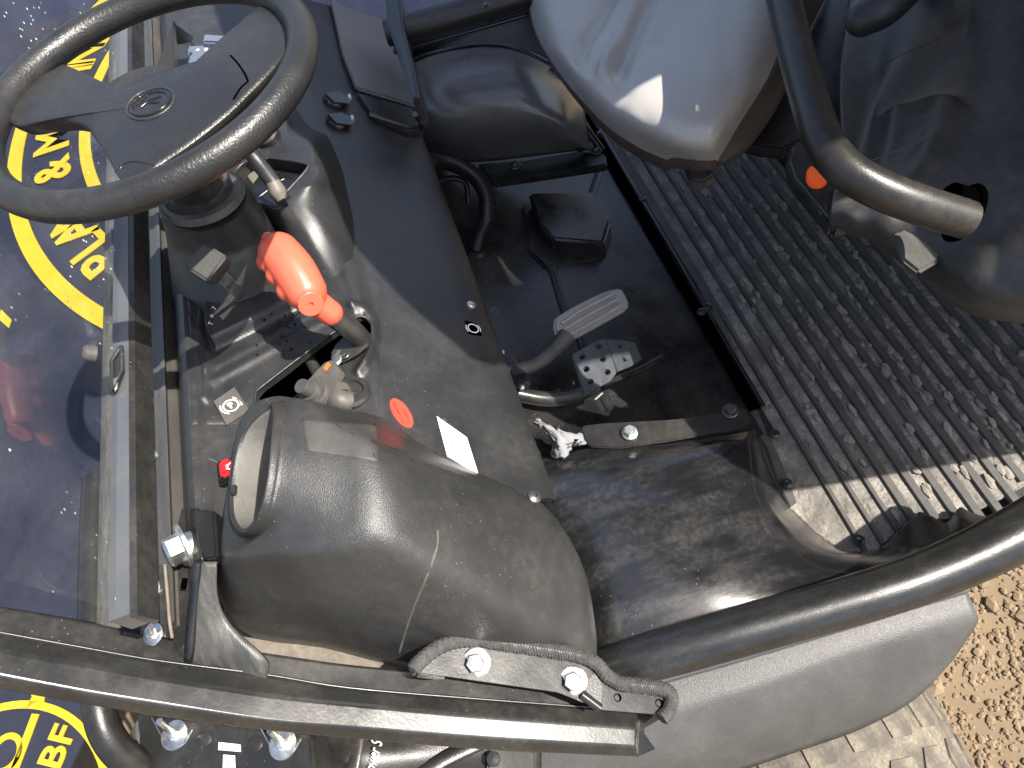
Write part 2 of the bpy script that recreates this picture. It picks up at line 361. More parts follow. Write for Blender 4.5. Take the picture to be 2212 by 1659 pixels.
# parking brake slot and lever holes cut right through the skin
slot = [(551, 866), (553, 850), (566, 836), (669, 757), (728, 714), (760, 700), (764, 690), (778, 684), (793, 690), (803, 708), (800, 726), (776, 742), (722, 790), (640, 858), (612, 878), (566, 884)]
cs = prism('c1', [D(x, y) + Vector((0, 0, .05)) for x, y in slot], (0, 0, -.16), None, None, 0)
ch = prism('c2', [D(x, y) + Vector((0, 0, .03)) for x, y in ((490, 628), (520, 610), (545, 596), (554, 616), (530, 632), (505, 648))], (0, 0, -.06), None, None, 0)
cut(dash, cs, ch)
dash.data.materials.clear(); dash.data.materials.append(PL)
box('dash_void', (.36, .13, .66), (1.45, .58, .672), BLK, U, 0)  # near-black sheet stands in for the dark hollow under the slot
# rolled lip round the slot
tube('slot_lip', [D(x, y, .001) for x, y in slot] + [D(*slot[0], .001)], .0016, PL, U, n=3, seg=8, caps=False)
# moulded selector console: half-round platform, ridges and rings worked into one skin over the slot
plat = [(470, 752), (457, 724), (452, 684), (462, 655), (486, 640), (527, 630), (575, 622), (625, 622), (668, 632), (664, 655), (622, 676), (545, 716)]
hole = [(494, 628), (520, 612), (545, 598), (552, 616), (530, 630), (505, 646)]
feats = [  # polyline, height, half-width in photo px
    (((452, 800), (530, 760), (610, 716), (676, 676)), .0032, 11), (((462, 824), (540, 782), (620, 738), (700, 694)), .0030, 10),
    (plat[:8], .0035, 6),
    (((402, 540), (398, 600), (403, 648), (414, 664), (426, 655), (430, 632), (450, 602), (480, 582), (520, 570), (575, 562)), .0060, 8),
    (((436, 720), (434, 668), (448, 628), (482, 604), (530, 592), (580, 588)), .0045, 7), (((420, 690), (424, 655), (440, 625), (470, 600), (520, 583)), -.004, 5),
    (((764, 664), (792, 670), (809, 695), (813, 730), (801, 768), (776, 806)), .0070, 9), (((740, 560), (762, 610), (778, 650)), .0030, 14),
    (((412, 690), (436, 735), (448, 790), (446, 860)), .0040, 10), (((700, 640), (740, 650), (764, 664)), .0040, 10)]
def segd(p, pl):
    d = 1e9
    for (ax, ay), (bx, by) in zip(pl, pl[1:]):
        dx, dy = bx - ax, by - ay; t = max(0, min(1, ((p[0] - ax) * dx + (p[1] - ay) * dy) / (dx * dx + dy * dy))); d = min(d, math.hypot(ax + dx * t - p[0], ay + dy * t - p[1]))
    return d
def inside(p, pl):
    c = False; j = len(pl) - 1
    for i in range(len(pl)):
        (xi, yi), (xj, yj) = pl[i], pl[j]
        if (yi > p[1]) != (yj > p[1]) and p[0] < (xj - xi) * (p[1] - yi) / (yj - yi) + xi: c = not c
        j = i
    return c
def sstep(x): x = max(0, min(1, x)); return x * x * (3 - 2 * x)
X0, X1, Y0, Y1, ST = 396, 836, 500, 932, 4
nx, ny = int((X1 - X0) / ST) + 1, int((Y1 - Y0) / ST) + 1; vs = []; fs = []; skip = []
for j in range(ny):
    for i in range(nx):
        x, y = X0 + i * ST, Y0 + j * ST; p = (x, y); h = .0008
        sd = segd(p, plat + plat[:1]); sd = sd if inside(p, plat) else -sd
        h += .018 * sstep((sd + 4) / 11)
        for pl, hh, wd in feats: h += hh * math.exp(-(segd(p, pl) / wd) ** 2)
        e = min(x - X0, X1 - x, y - Y0, Y1 - y); h = h * sstep(e / 30) - .003 * (1 - sstep(e / 20))
        vs.append(D(x, y, 0) + Vector((0, 0, h)))
        skip.append(inside(p, slot) or inside(p, hole))
for j in range(ny - 1):
    for i in range(nx - 1):
        q = (j * nx + i, j * nx + i + 1, (j + 1) * nx + i + 1, (j + 1) * nx + i)
        if not any(skip[k] for k in q): fs.append(q)
con = mesh('selector_console', vs, fs, PL, U, 180)
def con_pt(x, y, off=0.0):
    bpy.context.view_layer.update(); d = ray(x, y).normalized(); ok, loc, n_, i_ = con.ray_cast(CAM, d)
    return loc + n_ * off if ok else D(x, y, off)
for (x, y), tx in (((456, 700), 'T'), ((457, 683), 'o'), ((463, 668), '.7')):
    text('scale_mark', tx, con_pt(x, y, .0008), (.8, -.5, 0), (.4, .5, .5), .008, WPR, con)
random.seed(11); vs = []; fs = []
for k in range(70):
    x = random.gauss(610, 40); y = random.gauss(700, 42)
    if inside((x, y), slot) or not (520 < x < 720): continue
    c = con_pt(x, y, .0004); r = random.uniform(.0005, .0022); b = len(vs); n_ = 9
    vs.append(c + Vector((0, 0, .0004))); vs += [c + Vector((math.cos(2 * math.pi * q / n_) * r * random.uniform(.7, 1.3), math.sin(2 * math.pi * q / n_) * r, 0)) for q in range(n_)]
    fs += [(b, b + 1 + q, b + 1 + (q + 1) % n_) for q in range(n_)]
wd_ = mesh('water_spots', vs, fs, mat('wet spot', (.006, .006, .007), .08), con, 180); wd_['kind'] = 'stuff'

# --- gear selector: flat plated stalk and black square knob
gl = thing_part = bpy.data.objects.new('gear_selector', None); COL.objects.link(gl); gl.parent = U
b0 = D(532, 640, -.01); t0 = P(462, 582, 1.105)
def flatbar(name, pts, w, th, side, m, par):
    prof = [(w, th), (-w, th), (-w, -th), (w, -th)]
    c = [V(p) for p in pts]; vs = []; fs = []
    for i, p in enumerate(c):
        t = (c[min(i + 1, len(c) - 1)] - c[max(i - 1, 0)]).normalized(); s = (Vector(side) - t * Vector(side).dot(t)).normalized(); n = t.cross(s)
        vs += [p + s * a + n * b for a, b in prof]
    for i in range(len(c) - 1):
        for j in range(4): fs.append((i * 4 + j, i * 4 + (j + 1) % 4, i * 4 + 4 + (j + 1) % 4, i * 4 + 4 + j))
    fs += [(3, 2, 1, 0), tuple(range(len(c) * 4 - 4, len(c) * 4))]
    o = mesh(name, vs, fs, m, par, 0)
    md = o.modifiers.new('b', 'BEVEL'); md.width = min(w, th) * .5; md.segments = 2
    return o
flatbar('stalk', [b0, b0.lerp(t0, .5), t0], .0072, .0022, right * .6 + down * -.75, ZND, gl)
kd = (t0 - b0).normalized(); ks = (right * .55 + down * -.83); ks = (ks - kd * ks.dot(kd)).normalized(); kn = kd.cross(ks)
kb = t0 - kd * .006
bm = bmesh.new(); rings = []
for h, s in ((0, .62), (.006, .82), (.022, .95), (.036, 1.0), (.041, .9)):
    rings.append([bm.verts.new(kb + kd * h + ks * a * .0180 * s + kn * b * .0158 * s) for a, b in ((1, 1), (-1, 1), (-1, -1), (1, -1))])
for a, b in zip(rings, rings[1:]):
    for k in range(4): bm.faces.new((a[k], a[(k + 1) % 4], b[(k + 1) % 4], b[k]))
bm.faces.new(rings[0][::-1]); bm.faces.new(rings[-1]); bmesh.ops.recalc_face_normals(bm, faces=bm.faces)
bmesh.ops.bevel(bm, geom=bm.edges[:], offset=.0022, segments=3, affect='EDGES', clamp_overlap=True)
frombm('knob', bm, mat('black rubber knob', (.03, .029, .028), .6, grain=.8, gscale=500), gl, 60)

# --- parking brake lever: orange pistol grip on a bent steel bar
pb = bpy.data.objects.new('parking_brake_lever', None); COL.objects.link(pb); pb.parent = U
def blob(name, balls, m, par, voxel=.0022, sm=5):
    bm = bmesh.new()
    for c, r in balls: bmesh.ops.create_icosphere(bm, subdivisions=3, radius=r, matrix=Matrix.Translation(c))
    return fuse(frombm(name, bm, m, par, 180), voxel, sm)
ga, gb = P(604, 546, 1.085), P(660, 628, 1.062)
balls = []
for k in range(15):
    t = k / 14; balls.append((ga.lerp(gb, t) + (right * .6 - down * .5) * .002 * math.sin(t * 3.1), .0240 + .0015 * math.sin(t * math.pi)))
side = (right * -.83 + down * .55).normalized()
for t, s in ((.02, .0135), (.38, .0135), (.78, .0135)): balls.append((ga.lerp(gb, t) + side * .0165, s))
for t in (-.05, .02): balls.append((ga.lerp(gb, t) + side * .002, .0215))
balls.append((P(580, 516, 1.088), .0085)); balls.append((P(586, 522, 1.086), .0085))
na, nb = P(664, 640, 1.05), P(713, 676, 1.02)
for k in range(9): balls.append((na.lerp(nb, k / 8), .0165 - .001 * k / 8))
grip = blob('grip', balls, ORG, pb, .0017, 4)
fd = (fwd * -.55 + down * .62 + right * .25).normalized()
fc = P(664, 646, 1.062)
fdir = (CAM - fc).normalized() * .8 + (gb - ga).normalized() * .5
lathe('grip_end_disc', fc + fdir.normalized() * .0135, fdir, [(0, 0), (.0145, 0), (.0145, .0026), (.0136, .0034), (.003, .0034), (.0028, .0005), (0, .0005)], ORG, pb)
tube('bar', [nb, P(735, 694, 1.0), P(764, 716, .975), P(786, 738, .945)], [.0135, .0135, .0135, .012], STL, pb, n=4, seg=14)
prism('pawl_plate', [P(x, y, .955) for x, y in ((724, 742), (752, 716), (786, 726), (796, 742), (770, 764), (735, 782), (716, 786), (713, 765))], (0, 0, -.006), STL, pb, .002)
prism('pawl_link', [P(x, y, .962) for x, y in ((714, 772), (730, 752), (737, 756), (738, 776), (728, 788), (717, 786))], (0, 0, -.005), ZND, pb, .002)
hexbolt(P(744, 766, .957), (0, 0, 1), .005, STL, pb, 1.3)
tube('cross_rod', [P(668, 775, .93), P(690, 815, .90)], .008, STL, pb, n=2, seg=12)

# --- throttle / ignition knob beside the slot
th = bpy.data.objects.new('throttle_control', None); COL.objects.link(th); th.parent = U
lathe('base_cup', D(758, 850, -.002), (.1, -.2, 1), [(0, 0), (.025, 0), (.025, .005), (.022, .009), (.017, .009), (.015, .005), (0, .005)], PL, th)
bc = D(690, 858, .004)
ka = (Vector((-.02, .30, 1))).normalized()
lathe('dial_body', bc, ka, [(0, -.02), (.0215, -.02), (.0215, .009), (.020, .012), (.0135, .0125), (.0125, .017), (.0098, .018), (.0098, .030), (.0088, .0325), (0, .0325)], STL if 0 else PLC, th)
prism('dial_arm', [bc + ka * .014 + q for q in [P(x, y, .95) - P(690, 848, .95) for x, y in ((668, 838), (716, 786), (732, 780), (752, 806), (722, 858), (700, 866))]], ka * -.012, PLC, th, .002)
prism('dial_mark', [bc + ka * .0155 + q for q in [P(x, y, .95) - P(690, 848, .95) for x, y in ((716, 800), (726, 787), (732, 791), (722, 805))]], ka * -.002, ORB, th, .0006)
tube('dial_foot', [bc + ka * -.002 + Vector((.0, -.02, -.005)), D(735, 870, .004), D(762, 868, .0)], [.018, .016, .012], PLC, th, n=4, seg=14)

# --- stickers and labels on the dashboard
def frame(corners, off):
    c = [D(x, y, off) for x, y in corners]; return c
def sticker(name, corners, m, par, off=.0007, th=.0006, bevel=.0002):
    c = frame(corners, off); n = DS(*corners[0])[1]
    return prism(name, c, n * -th, m, par, bevel, 1), c, n
st, c, n = sticker('parking_sticker', ((508, 840), (541, 890), (491, 922), (461, 871)), STK, U, off=.0042, th=.004)
cen = sum(c, Vector()) / 4; ud = (c[0] - c[3]).normalized(); vd = n.cross(ud)      # u: reading direction
def ringmark(name, cen, u, v, n, r, wd, a0, a1, m, par, k=28, th=.0004):
    vs = []; fs = []
    for i in range(k + 1):
        a = math.radians(a0 + (a1 - a0) * i / k); e = u * math.cos(a) + v * math.sin(a)
        vs += [cen + e * r, cen + e * (r + wd), cen + e * (r + wd) + n * th, cen + e * r + n * th]
    for i in range(k):
        for j in range(4): fs.append((i * 4 + j, i * 4 + (j + 1) % 4, i * 4 + 4 + (j + 1) % 4, i * 4 + 4 + j))
    return mesh(name, vs, fs, m, par, 0)
L_ = (c[0] - c[3]).length
ringmark('ring', cen, ud, vd, n, L_ * .26, L_ * .055, 0, 360, WPR, st)
for a in (0, 180): ringmark('arc', cen, ud, vd, n, L_ * .37, L_ * .055, a - 45, a + 45, WPR, st)
text('letter', 'P', cen + n * .0003, ud, vd, L_ * .42, WPR, st, bold=.0003)

rs = []
cc = (867, 893); a = math.radians(55)
for k in range(24):
    q = 2 * math.pi * k / 24; e = 37 * math.cos(q); f = 17 * math.sin(q); rs.append((cc[0] + e * math.cos(a) - f * math.sin(a), cc[1] + e * math.sin(a) + f * math.cos(a)))
so, c, n = sticker('red_oval_sticker', rs, REDS, U)
random.seed(3)
for i in range(2):
    for k in range(9 - i * 2):
        x = cc[0] - 7 + i * 13 + (k - 4) * 2.9 - i * 0; y = cc[1] - 2 + (k - 4) * 5.2 + i * 2 - 4 * i + 2
        s = random.uniform(1.2, 2.4)
        prism('print_mark', [D(x - s, y - s * .6, .0013), D(x + s, y - s, .0013), D(x + s * 1.2, y + s, .0013), D(x - s * .4, y + s * .9, .0013)], (0, 0, -.0006), INKR, so, 0)
lb, c, n = sticker('dealer_label', ((943, 899), (1008, 945), (1034, 1027), (966, 986)), WHT, U)
lu = (c[0] - c[3]).normalized(); lv = (c[0] - c[1]) ; lv = (lv - lu * lv.dot(lu)).normalized(); n = DS(985, 965)[1]
def lab(s, x, y, size, m, nm='print_line', sh=0): text(nm, s, D(x, y, .0009), lu, lv, size, m, lb, .0002, sh)
lab('GILES BROS', 969, 948, .0115, INK, 'name_line', .25); lab('AGRICULTURAL ENGINEERS', 978, 954, .0042, INKB)
lab('0000 00000000', 988, 961, .0036, INK); lab('00 0000000000', 996, 968, .0036, INK); lab('0000000000 0', 1003, 974, .0036, INK)
for ch in list(lb.children):
    if 'print_line.00' in ch.name or ch.name == 'print_line.003': pass
bs, c, n = sticker('brake_sticker', ((1003, 692), (1030, 700), (1042, 727), (1012, 722)), BLK, U)
cen = sum(c, Vector()) / 4; ud = (c[1] - c[0]).normalized(); vd = n.cross(ud)
ringmark('ring', cen, ud, vd, n, .0072, .0016, 0, 360, WPR, bs)
for q in (20, 200): ringmark('arc', cen, ud, vd, n, .0105, .0014, q - 35, q + 35, WPR, bs)
def screw(x, y, r, par, m=ZND, off=0):
    p, n = DS(x, y, off); return lathe('panel_screw', p, n, [(0, 0), (r, 0), (r * .95, r * .3), (r * .6, r * .55), (r * .3, r * .6), (r * .3, r * .3), (0, r * .3)], m, par, 18)
screw(1018, 659, .0075, U); screw(1153, 1074, .0095, U, STL)
text('moulded_number', '18', P(1070, 672, .66), (.9, .3, 0), (-.3, .9, .2), .02, STL, U, .0005)

# --- hazard switch
hz = bpy.data.objects.new('hazard_switch', None); COL.objects.link(hz); hz.parent = U
prism('bezel', [D(x, y, .008) for x, y in ((466, 1004), (505, 994), (512, 1034), (472, 1058))], (0, 0, -.02), PLG, hz, .002)
prism('rocker', [D(x, y, .013) for x, y in ((469, 1007), (503, 998), (507, 1028), (474, 1044))], (0, 0, -.01), RED, hz, .003, 3)
text('triangle', 'A', D(490, 1022, .0135), (1, -.1, 0), (0, 1, 0), .014, WPR, hz)
# crease line in the dash skin
tube('skin_crease', [D(x, y, -.0012) for x, y in ((452, 990), (480, 1000), (520, 1003), (560, 1000))], .002, PL, U, n=5, seg=8)

# --- moulded pod with the round open holder
cup = bpy.data.objects.new('cup_holder_pod', None); COL.objects.link(cup); cup.parent = U
rim = [(588, 868, 1.050), (556, 890, 1.040), (531, 919, 1.028), (516, 955, 1.018), (506, 1000, 1.012), (499, 1050, 1.010), (496, 1095, 1.014), (501, 1130, 1.022), (516, 1151, 1.034), (532, 1152, 1.045), (546, 1140, 1.054), (556, 1125, 1.062), (564, 1108, 1.069), (571, 1088, 1.075), (577, 1062, 1.080), (582, 1035, 1.084), (586, 1005, 1.086), (589, 975, 1.086), (591, 950, 1.084), (593, 925, 1.080), (595, 900, 1.073), (594, 880, 1.062)]
base = [(604, 874, .985), (575, 905, .93), (545, 935, .92), (530, 980, .92), (520, 1020, .92), (512, 1080, .92), (495, 1140, .925), (480, 1190, .93), (468, 1245, .93), (478, 1305, .92), (530, 1360, .90), (700, 1388, .86), (870, 1434, .82), (1100, 1460, .78), (1272, 1440, .765), (1284, 1340, .770), (1252, 1205, .785), (1172, 1088, .812), (1040, 1024, .855), (905, 955, .90), (830, 906, .935), (715, 886, .965)]
rim = [P(*p) for p in rim]; base = [P(*p) for p in base]; rc = sum(rim, Vector()) / len(rim)
rn = Vector()
for i in range(len(rim)): rn += (rim[i] - rc).cross(rim[(i + 1) % len(rim)] - rc)
rn.normalize()
if rn.z < 0: rn = -rn
# a true round rim: same plane, circle in that plane fitted to the seen edge
ua = (rim[0] - rim[9]).normalized(); ua = (ua - rn * ua.dot(rn)).normalized(); va = rn.cross(ua)
def loopr(k, lift): return [rc + (p - rc) * k + rn * lift for p in rim]
loops = [loopr(.86, -.085), loopr(.88, -.05), loopr(.90, -.01), loopr(.915, -.002), loopr(.935, .0015), loopr(.975, .0015), loopr(1.0, -.001), loopr(1.015, -.005)]
r0 = loopr(1.03, -.010)
for t in (0, .1, .22, .36, .5, .64, .78, .9, 1):
    L2 = []
    for a_, b_ in zip(r0, base):
        p = a_.lerp(b_, t); p.z = a_.z + (b_.z - a_.z) * (.22 * t if t < .38 else .0836 + (t - .38) / .62 * .9164); L2.append(p)
    loops.append(L2)
under = [p + Vector((.01, .02, -.06)) for p in base]; loops.append(under)
nl = len(loops); dense = [cr(l, 3, True) for l in loops]; nn = len(dense[0]); cols = []
vs = []; fs = []
for i in range(nn):
    colp = cr([dense[j][i] for j in range(nl)], 3); m_ = len(colp); vs += colp
for i in range(nn):
    for j in range(m_ - 1): fs.append((i * m_ + j, ((i + 1) % nn) * m_ + j, ((i + 1) % nn) * m_ + j + 1, i * m_ + j + 1))
lin = [(f_[0], f_[1], f_[2], f_[3]) for f_ in fs if f_[0] % m_ < 9]; fs = [f_ for f_ in fs if f_[0] % m_ >= 9]; lin.append(tuple(i * m_ for i in range(nn)))
mesh('holder_lining', vs, lin, mat('dusty lining', (.10, .097, .09), .6, dust=.5, dscale=20, grain=.7, gscale=1300), cup, 70)  # dusty, with base colour lifted to stand in for sun on the inner wall
pod = mesh('pod_shell', vs, fs, PLD, cup, 70)
def pod_pt(x, y, off=0.0):
    bpy.context.view_layer.update(); d = ray(x, y).normalized(); ok, loc, nn_, idx = pod.ray_cast(CAM, d)
    return (loc + nn_ * off, nn_) if ok else (P(x, y, .9), Vector((0, 0, 1)))
tube('moulding_seam', [pod_pt(x, y, -.0012)[0] for x, y in ((946, 1146), (946, 1175), (936, 1210), (918, 1255), (898, 1300), (880, 1350), (862, 1410))], .0019, mat('dusty seam', (.06, .057, .052), .7, dust=.5, dscale=30), cup, n=4, seg=8)
prism('release_tab', [P(x, y, 1.022) for x, y in ((497, 1047), (510, 1046), (509, 1066), (498, 1066))], (0, 0, -.004), PL, cup, .001)
# thin matte patch laid flush on the crown of the pod
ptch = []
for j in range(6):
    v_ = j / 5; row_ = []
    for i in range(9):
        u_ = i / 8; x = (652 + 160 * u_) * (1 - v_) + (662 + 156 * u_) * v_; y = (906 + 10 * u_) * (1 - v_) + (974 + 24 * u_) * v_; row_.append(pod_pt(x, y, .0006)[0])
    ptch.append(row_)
patch('blank_panel', ptch, mat('matte patch plastic', (.04, .039, .037), .62, dust=.2, grain=.3), cup, 2, 2, .0006)
# gritty dust caught on the ledge below the pod
patch('dust_ledge', [[(480, 1300, .83), (560, 1355, .83), (640, 1375, .82), (720, 1390, .81), (800, 1410, .80), (900, 1430, .79)], [(490, 1360, .83), (560, 1395, .83), (640, 1415, .82), (720, 1430, .81), (800, 1450, .80), (900, 1460, .79)], [(500, 1420, .82), (570, 1450, .82), (640, 1470, .81), (720, 1480, .80), (800, 1490, .79), (900, 1500, .78)]], DST, U, 5, 4, .002)

# --- steering column and wheel
col_ = bpy.data.objects.new('steering_column', None); COL.objects.link(col_); col_.parent = U
WC = CAM + (Vector((.826, .277, 1.212)) - CAM) * .78
tube('sleeve', [P(512, 610, .950), P(494, 562, .985), P(470, 494, 1.03), P(440, 428, 1.085)], [.088, .076, .065, .054], PL, col_, n=6, seg=32)
tube('collar', [P(432, 425, 1.085), P(425, 405, 1.10), P(415, 385, 1.118)], [.043, .0425, .041], STL, col_, n=4, seg=32)
tube('collar_seal', [P(440, 428, 1.084), P(434, 417, 1.092)], [.053, .049], PLC, col_, n=3, seg=32)
tube('upper_shaft', [P(417, 390, 1.115), P(375, 320, 1.19), P(345, 275, 1.255)], [.036, .036, .036], PL, col_, n=4, seg=28)
sw = bpy.data.objects.new('steering_wheel', None); COL.objects.link(sw); sw.parent = U
wn = Vector((.015, -.011, 1)).normalized()
def WP(x, y, h=0.0): return PN(x, y, WC + wn * h, wn)
RW = .190 * .78
ru = Vector((1, 0, 0)); ru = (ru - wn * ru.dot(wn)).normalized(); rv = wn.cross(ru)
vs = []; fs = []; NS, NT = 96, 20
for i in range(NS):
    a = 2 * math.pi * i / NS; e = ru * math.cos(a) + rv * math.sin(a)
    for k in range(NT):
        b = 2 * math.pi * k / NT; rr = .0172 * .78
        gr = 1 - .07 * math.exp(-((b - math.pi * 1.72) / .09) ** 2)
        vs.append(WC + e * (RW + rr * gr * math.cos(b)) + wn * (.0178 * .78 * gr * math.sin(b)))
for i in range(NS):
    for k in range(NT): fs.append((i * NT + k, ((i + 1) % NS) * NT + k, ((i + 1) % NS) * NT + (k + 1) % NT, i * NT + (k + 1) % NT))
mesh('rim', vs, fs, LEA, sw, 70)
# hub pad with three broad spokes, dished below the rim
hub_o = [(8, 232), (22, 205), (58, 178), (112, 148), (134, 138), (146, 166), (174, 200), (225, 203), (300, 172), (370, 146), (440, 126), (490, 108), (524, 92), (548, 56), (564, 14), (600, -5), (640, 25), (628, 80), (604, 128), (570, 168), (540, 198), (500, 238), (450, 280), (400, 318), (352, 350), (318, 378), (285, 392), (258, 386), (238, 352), (222, 325), (202, 296), (184, 272), (152, 262), (100, 264), (50, 272), (18, 262)]
hp = [WP(x, y, -.003) for x, y in hub_o]; hc = WP(330, 240, -.003)
loops = []
for k, h in ((.95, -.011), (.99, -.006), (1.0, -.002), (.985, -.0004), (.95, .001), (.86, .0025), (.70, .004), (.5, .005), (.3, .0055), (.12, .006)):
    L2 = []
    for p in hp:
        q = hc.lerp(p, k); far = min(1, max(0, ((p - hc).length * k - .075) / .11)); L2.append(q + wn * h)
    loops.append(L2)
dense = [cr(l, 3, True) for l in loops]; nn = len(dense[0]); vs = []; fs = []
for i in range(nn):
    colp = cr([dd[i] for dd in dense], 3); m_ = len(colp); vs += colp
for i in range(nn):
    for j in range(m_ - 1): fs.append((i * m_ + j, ((i + 1) % nn) * m_ + j, ((i + 1) % nn) * m_ + j + 1, i * m_ + j + 1))
fs.append(tuple(i * m_ + m_ - 1 for i in range(nn))); fs.append(tuple(i * m_ for i in range(nn)))
hub = mesh('hub_pad', vs, fs, LEA, sw, 60)
def hub_pt(x, y, off=0.0):
    bpy.context.view_layer.update(); d = ray(x, y).normalized(); ok, loc, n_, i_ = hub.ray_cast(CAM, d)
    return loc + n_ * off if ok else WP(x, y, .012 + off)
lathe('hub_boss', WP(330, 262, -.045), wn, [(0, 0), (.036, 0), (.044, .02), (.046, .028), (0, .03)], PL, sw, 32)
# emblem: raised oval with a slanted mark
def emb(x, y, off): return hub_pt(x, y, off)
ec = (325, 224); ea = math.radians(-22)
def eell(k, a_, b_): 
    q = 2 * math.pi * k / 32; return (ec[0] + a_ * math.cos(q) * math.cos(ea) - b_ * math.sin(q) * math.sin(ea), ec[1] + a_ * math.cos(q) * math.sin(ea) + b_ * math.sin(q) * math.cos(ea))
em = tube('emblem', [emb(*eell(k, 54, 30), .0) for k in range(33)], .0014, PL, sw, n=2, seg=8, caps=False)
tube('inner_ring', [emb(*eell(k, 44, 22), .0003) for k in range(33)], .0013, PLG, em, n=2, seg=8, caps=False)
for pts in (((296, 228), (318, 206)), ((318, 206), (322, 218), (306, 232)), ((316, 220), (348, 208)), ((318, 222), (344, 222))):
    tube('mark', [emb(x, y, .0004) for x, y in pts], .0009, PLG, em, n=3, seg=8)
tube('pad_joint', [hub_pt(x, y, -.0004) for x, y in ((498, 120), (512, 135), (528, 158), (536, 176))], .0011, BLK, sw, n=4, seg=8)
tube('pad_joint', [hub_pt(x, y, -.0004) for x, y in ((536, 176), (520, 190), (504, 215))], .0011, BLK, sw, n=4, seg=8)
tube('spoke_joint', [hub_pt(x, y, -.0004) for x, y in ((258, 366), (266, 355), (285, 349), (310, 351), (334, 359))], .0012, PLG, sw, n=4, seg=8)

# --- instrument pod and column stalk
ip = bpy.data.objects.new('instrument_pod', None); COL.objects.link(ip); ip.parent = U
IZ = 1.015
out_ = [(612, 240), (622, 292), (644, 297), (668, 305), (680, 342), (687, 380), (680, 394), (648, 420), (612, 440), (596, 455), (540, 432), (490, 380), (500, 300), (560, 270), (590, 235)]
inn_ = [(574, 345), (585, 341), (658, 353), (664, 364), (640, 392), (616, 418), (596, 446), (560, 436), (528, 420), (506, 380), (530, 350)]
foot_ = [(632, 215), (664, 268), (712, 288), (742, 360), (768, 470), (778, 560), (720, 610), (650, 590), (612, 520), (548, 482), (478, 420), (470, 330), (545, 245)]
def resample(pl, c, n=64):
    out = []
    for k in range(n):
        a_ = 2 * math.pi * k / n; dx, dy = math.cos(a_), math.sin(a_); best = None
        for (x0, y0), (x1, y1) in zip(pl, pl[1:] + pl[:1]):
            ex, ey = x1 - x0, y1 - y0; den = dx * ey - dy * ex
            if abs(den) < 1e-9: continue
            t = ((x0 - c[0]) * ey - (y0 - c[1]) * ex) / den; u = ((x0 - c[0]) * dy - (y0 - c[1]) * dx) / den
            if t > 0 and -1e-6 <= u <= 1 + 1e-6 and (best is None or t > best): best = t
        out.append((c[0] + dx * best, c[1] + dy * best))
    return out
pc_ = (592, 385); ro, ri, rft = resample(out_, pc_), resample(inn_, pc_), resample(foot_, pc_)
def lerp2(a_, b_, t): return (a_[0] + (b_[0] - a_[0]) * t, a_[1] + (b_[1] - a_[1]) * t)
L_all = [[D(*f_, -.004) for f_ in rft], [D(*lerp2(f_, o_, .35), .0).lerp(P(*lerp2(f_, o_, .35), IZ), .45) for f_, o_ in zip(rft, ro)], [P(*lerp2(f_, o_, .75), IZ - .014) for f_, o_ in zip(rft, ro)], [P(*lerp2(f_, o_, .93), IZ - .004) for f_, o_ in zip(rft, ro)], [P(*lerp2(o_, i_, .08), IZ) for o_, i_ in zip(ro, ri)],
         [P(*lerp2(o_, i_, .6), IZ + .0005) for o_, i_ in zip(ro, ri)], [P(*lerp2(o_, i_, .95), IZ) for o_, i_ in zip(ro, ri)], [P(*i_, IZ - .002) for i_ in ri], [P(*i_, IZ - .002) + Vector((0, 0, -.022)) for i_ in ri]]
vs = [p for l_ in L_all for p in l_]; n_ = 64; fs = [(j * n_ + k, j * n_ + (k + 1) % n_, (j + 1) * n_ + (k + 1) % n_, (j + 1) * n_ + k) for j in range(len(L_all) - 1) for k in range(n_)]
podp = mesh('pod_top', vs, fs, PL, ip, 50)
tube('opening_lip', [P(x, y, IZ) for x, y in inn_ + inn_[:1]], .0022, PL, ip, n=3, seg=8, caps=False)
gp = prism('gauge_panel', [P(x, y, IZ - .020) for x, y in ((500, 372), (570, 338), (668, 350), (674, 372), (600, 455), (540, 440))], (0, 0, -.003), PLG, ip, .0005)
text('letter', 'H', P(549, 432, IZ - .0205), P(575, 418, 1) - P(549, 432, 1), Vector((0, 0, 1)).cross(P(575, 418, 1) - P(549, 432, 1)), .012, WPR, gp)
for a_, b_, m_ in (((558, 427), (578, 412), WPR), ((603, 392), (614, 387), WPR), ((529, 373), (545, 360), WPR)):
    tube('scale_line', [P(*a_, IZ - .0205), P(*b_, IZ - .0205)], .0008, m_, gp, n=1, seg=6)
prism('warning_mark', [P(x, y, IZ - .0203) for x, y in ((618, 381), (630, 374), (633, 380), (621, 388))], (0, 0, -.0005), RED, gp, 0)
prism('indicator', [P(x, y, IZ - .019) for x, y in ((534, 380), (548, 368), (558, 380), (546, 396))], (0, 0, -.002), TAN, gp, .0005)
stk = bpy.data.objects.new('column_stalk', None); COL.objects.link(stk); stk.parent = U
tube('stalk', [P(480, 260, 1.12), P(545, 335, 1.07), P(590, 395, 1.045), P(612, 432, 1.03)], [.012, .010, .0105, .0105], PL, stk, n=5, seg=14)
tube('stalk_tip', [P(588, 392, 1.052), P(600, 415, 1.040), P(610, 432, 1.032)], [.009, .0115, .008], TAN, stk, n=4, seg=12)
lathe('key_barrel', P(582, 300, IZ), (-.15, .1, 1), [(0, 0), (.019, 0), (.019, .012), (.015, .014), (.015, .026), (.012, .03), (.006, .03), (.006, .024), (0, .024)], PL, ip)
for pts in (((616, 452), (624, 480), (630, 510)), ((644, 463), (655, 495), (667, 535))):
    tube('fascia_rib', [D(x, y, .004) for x, y in pts], .0045, PL, U, n=4, seg=10)
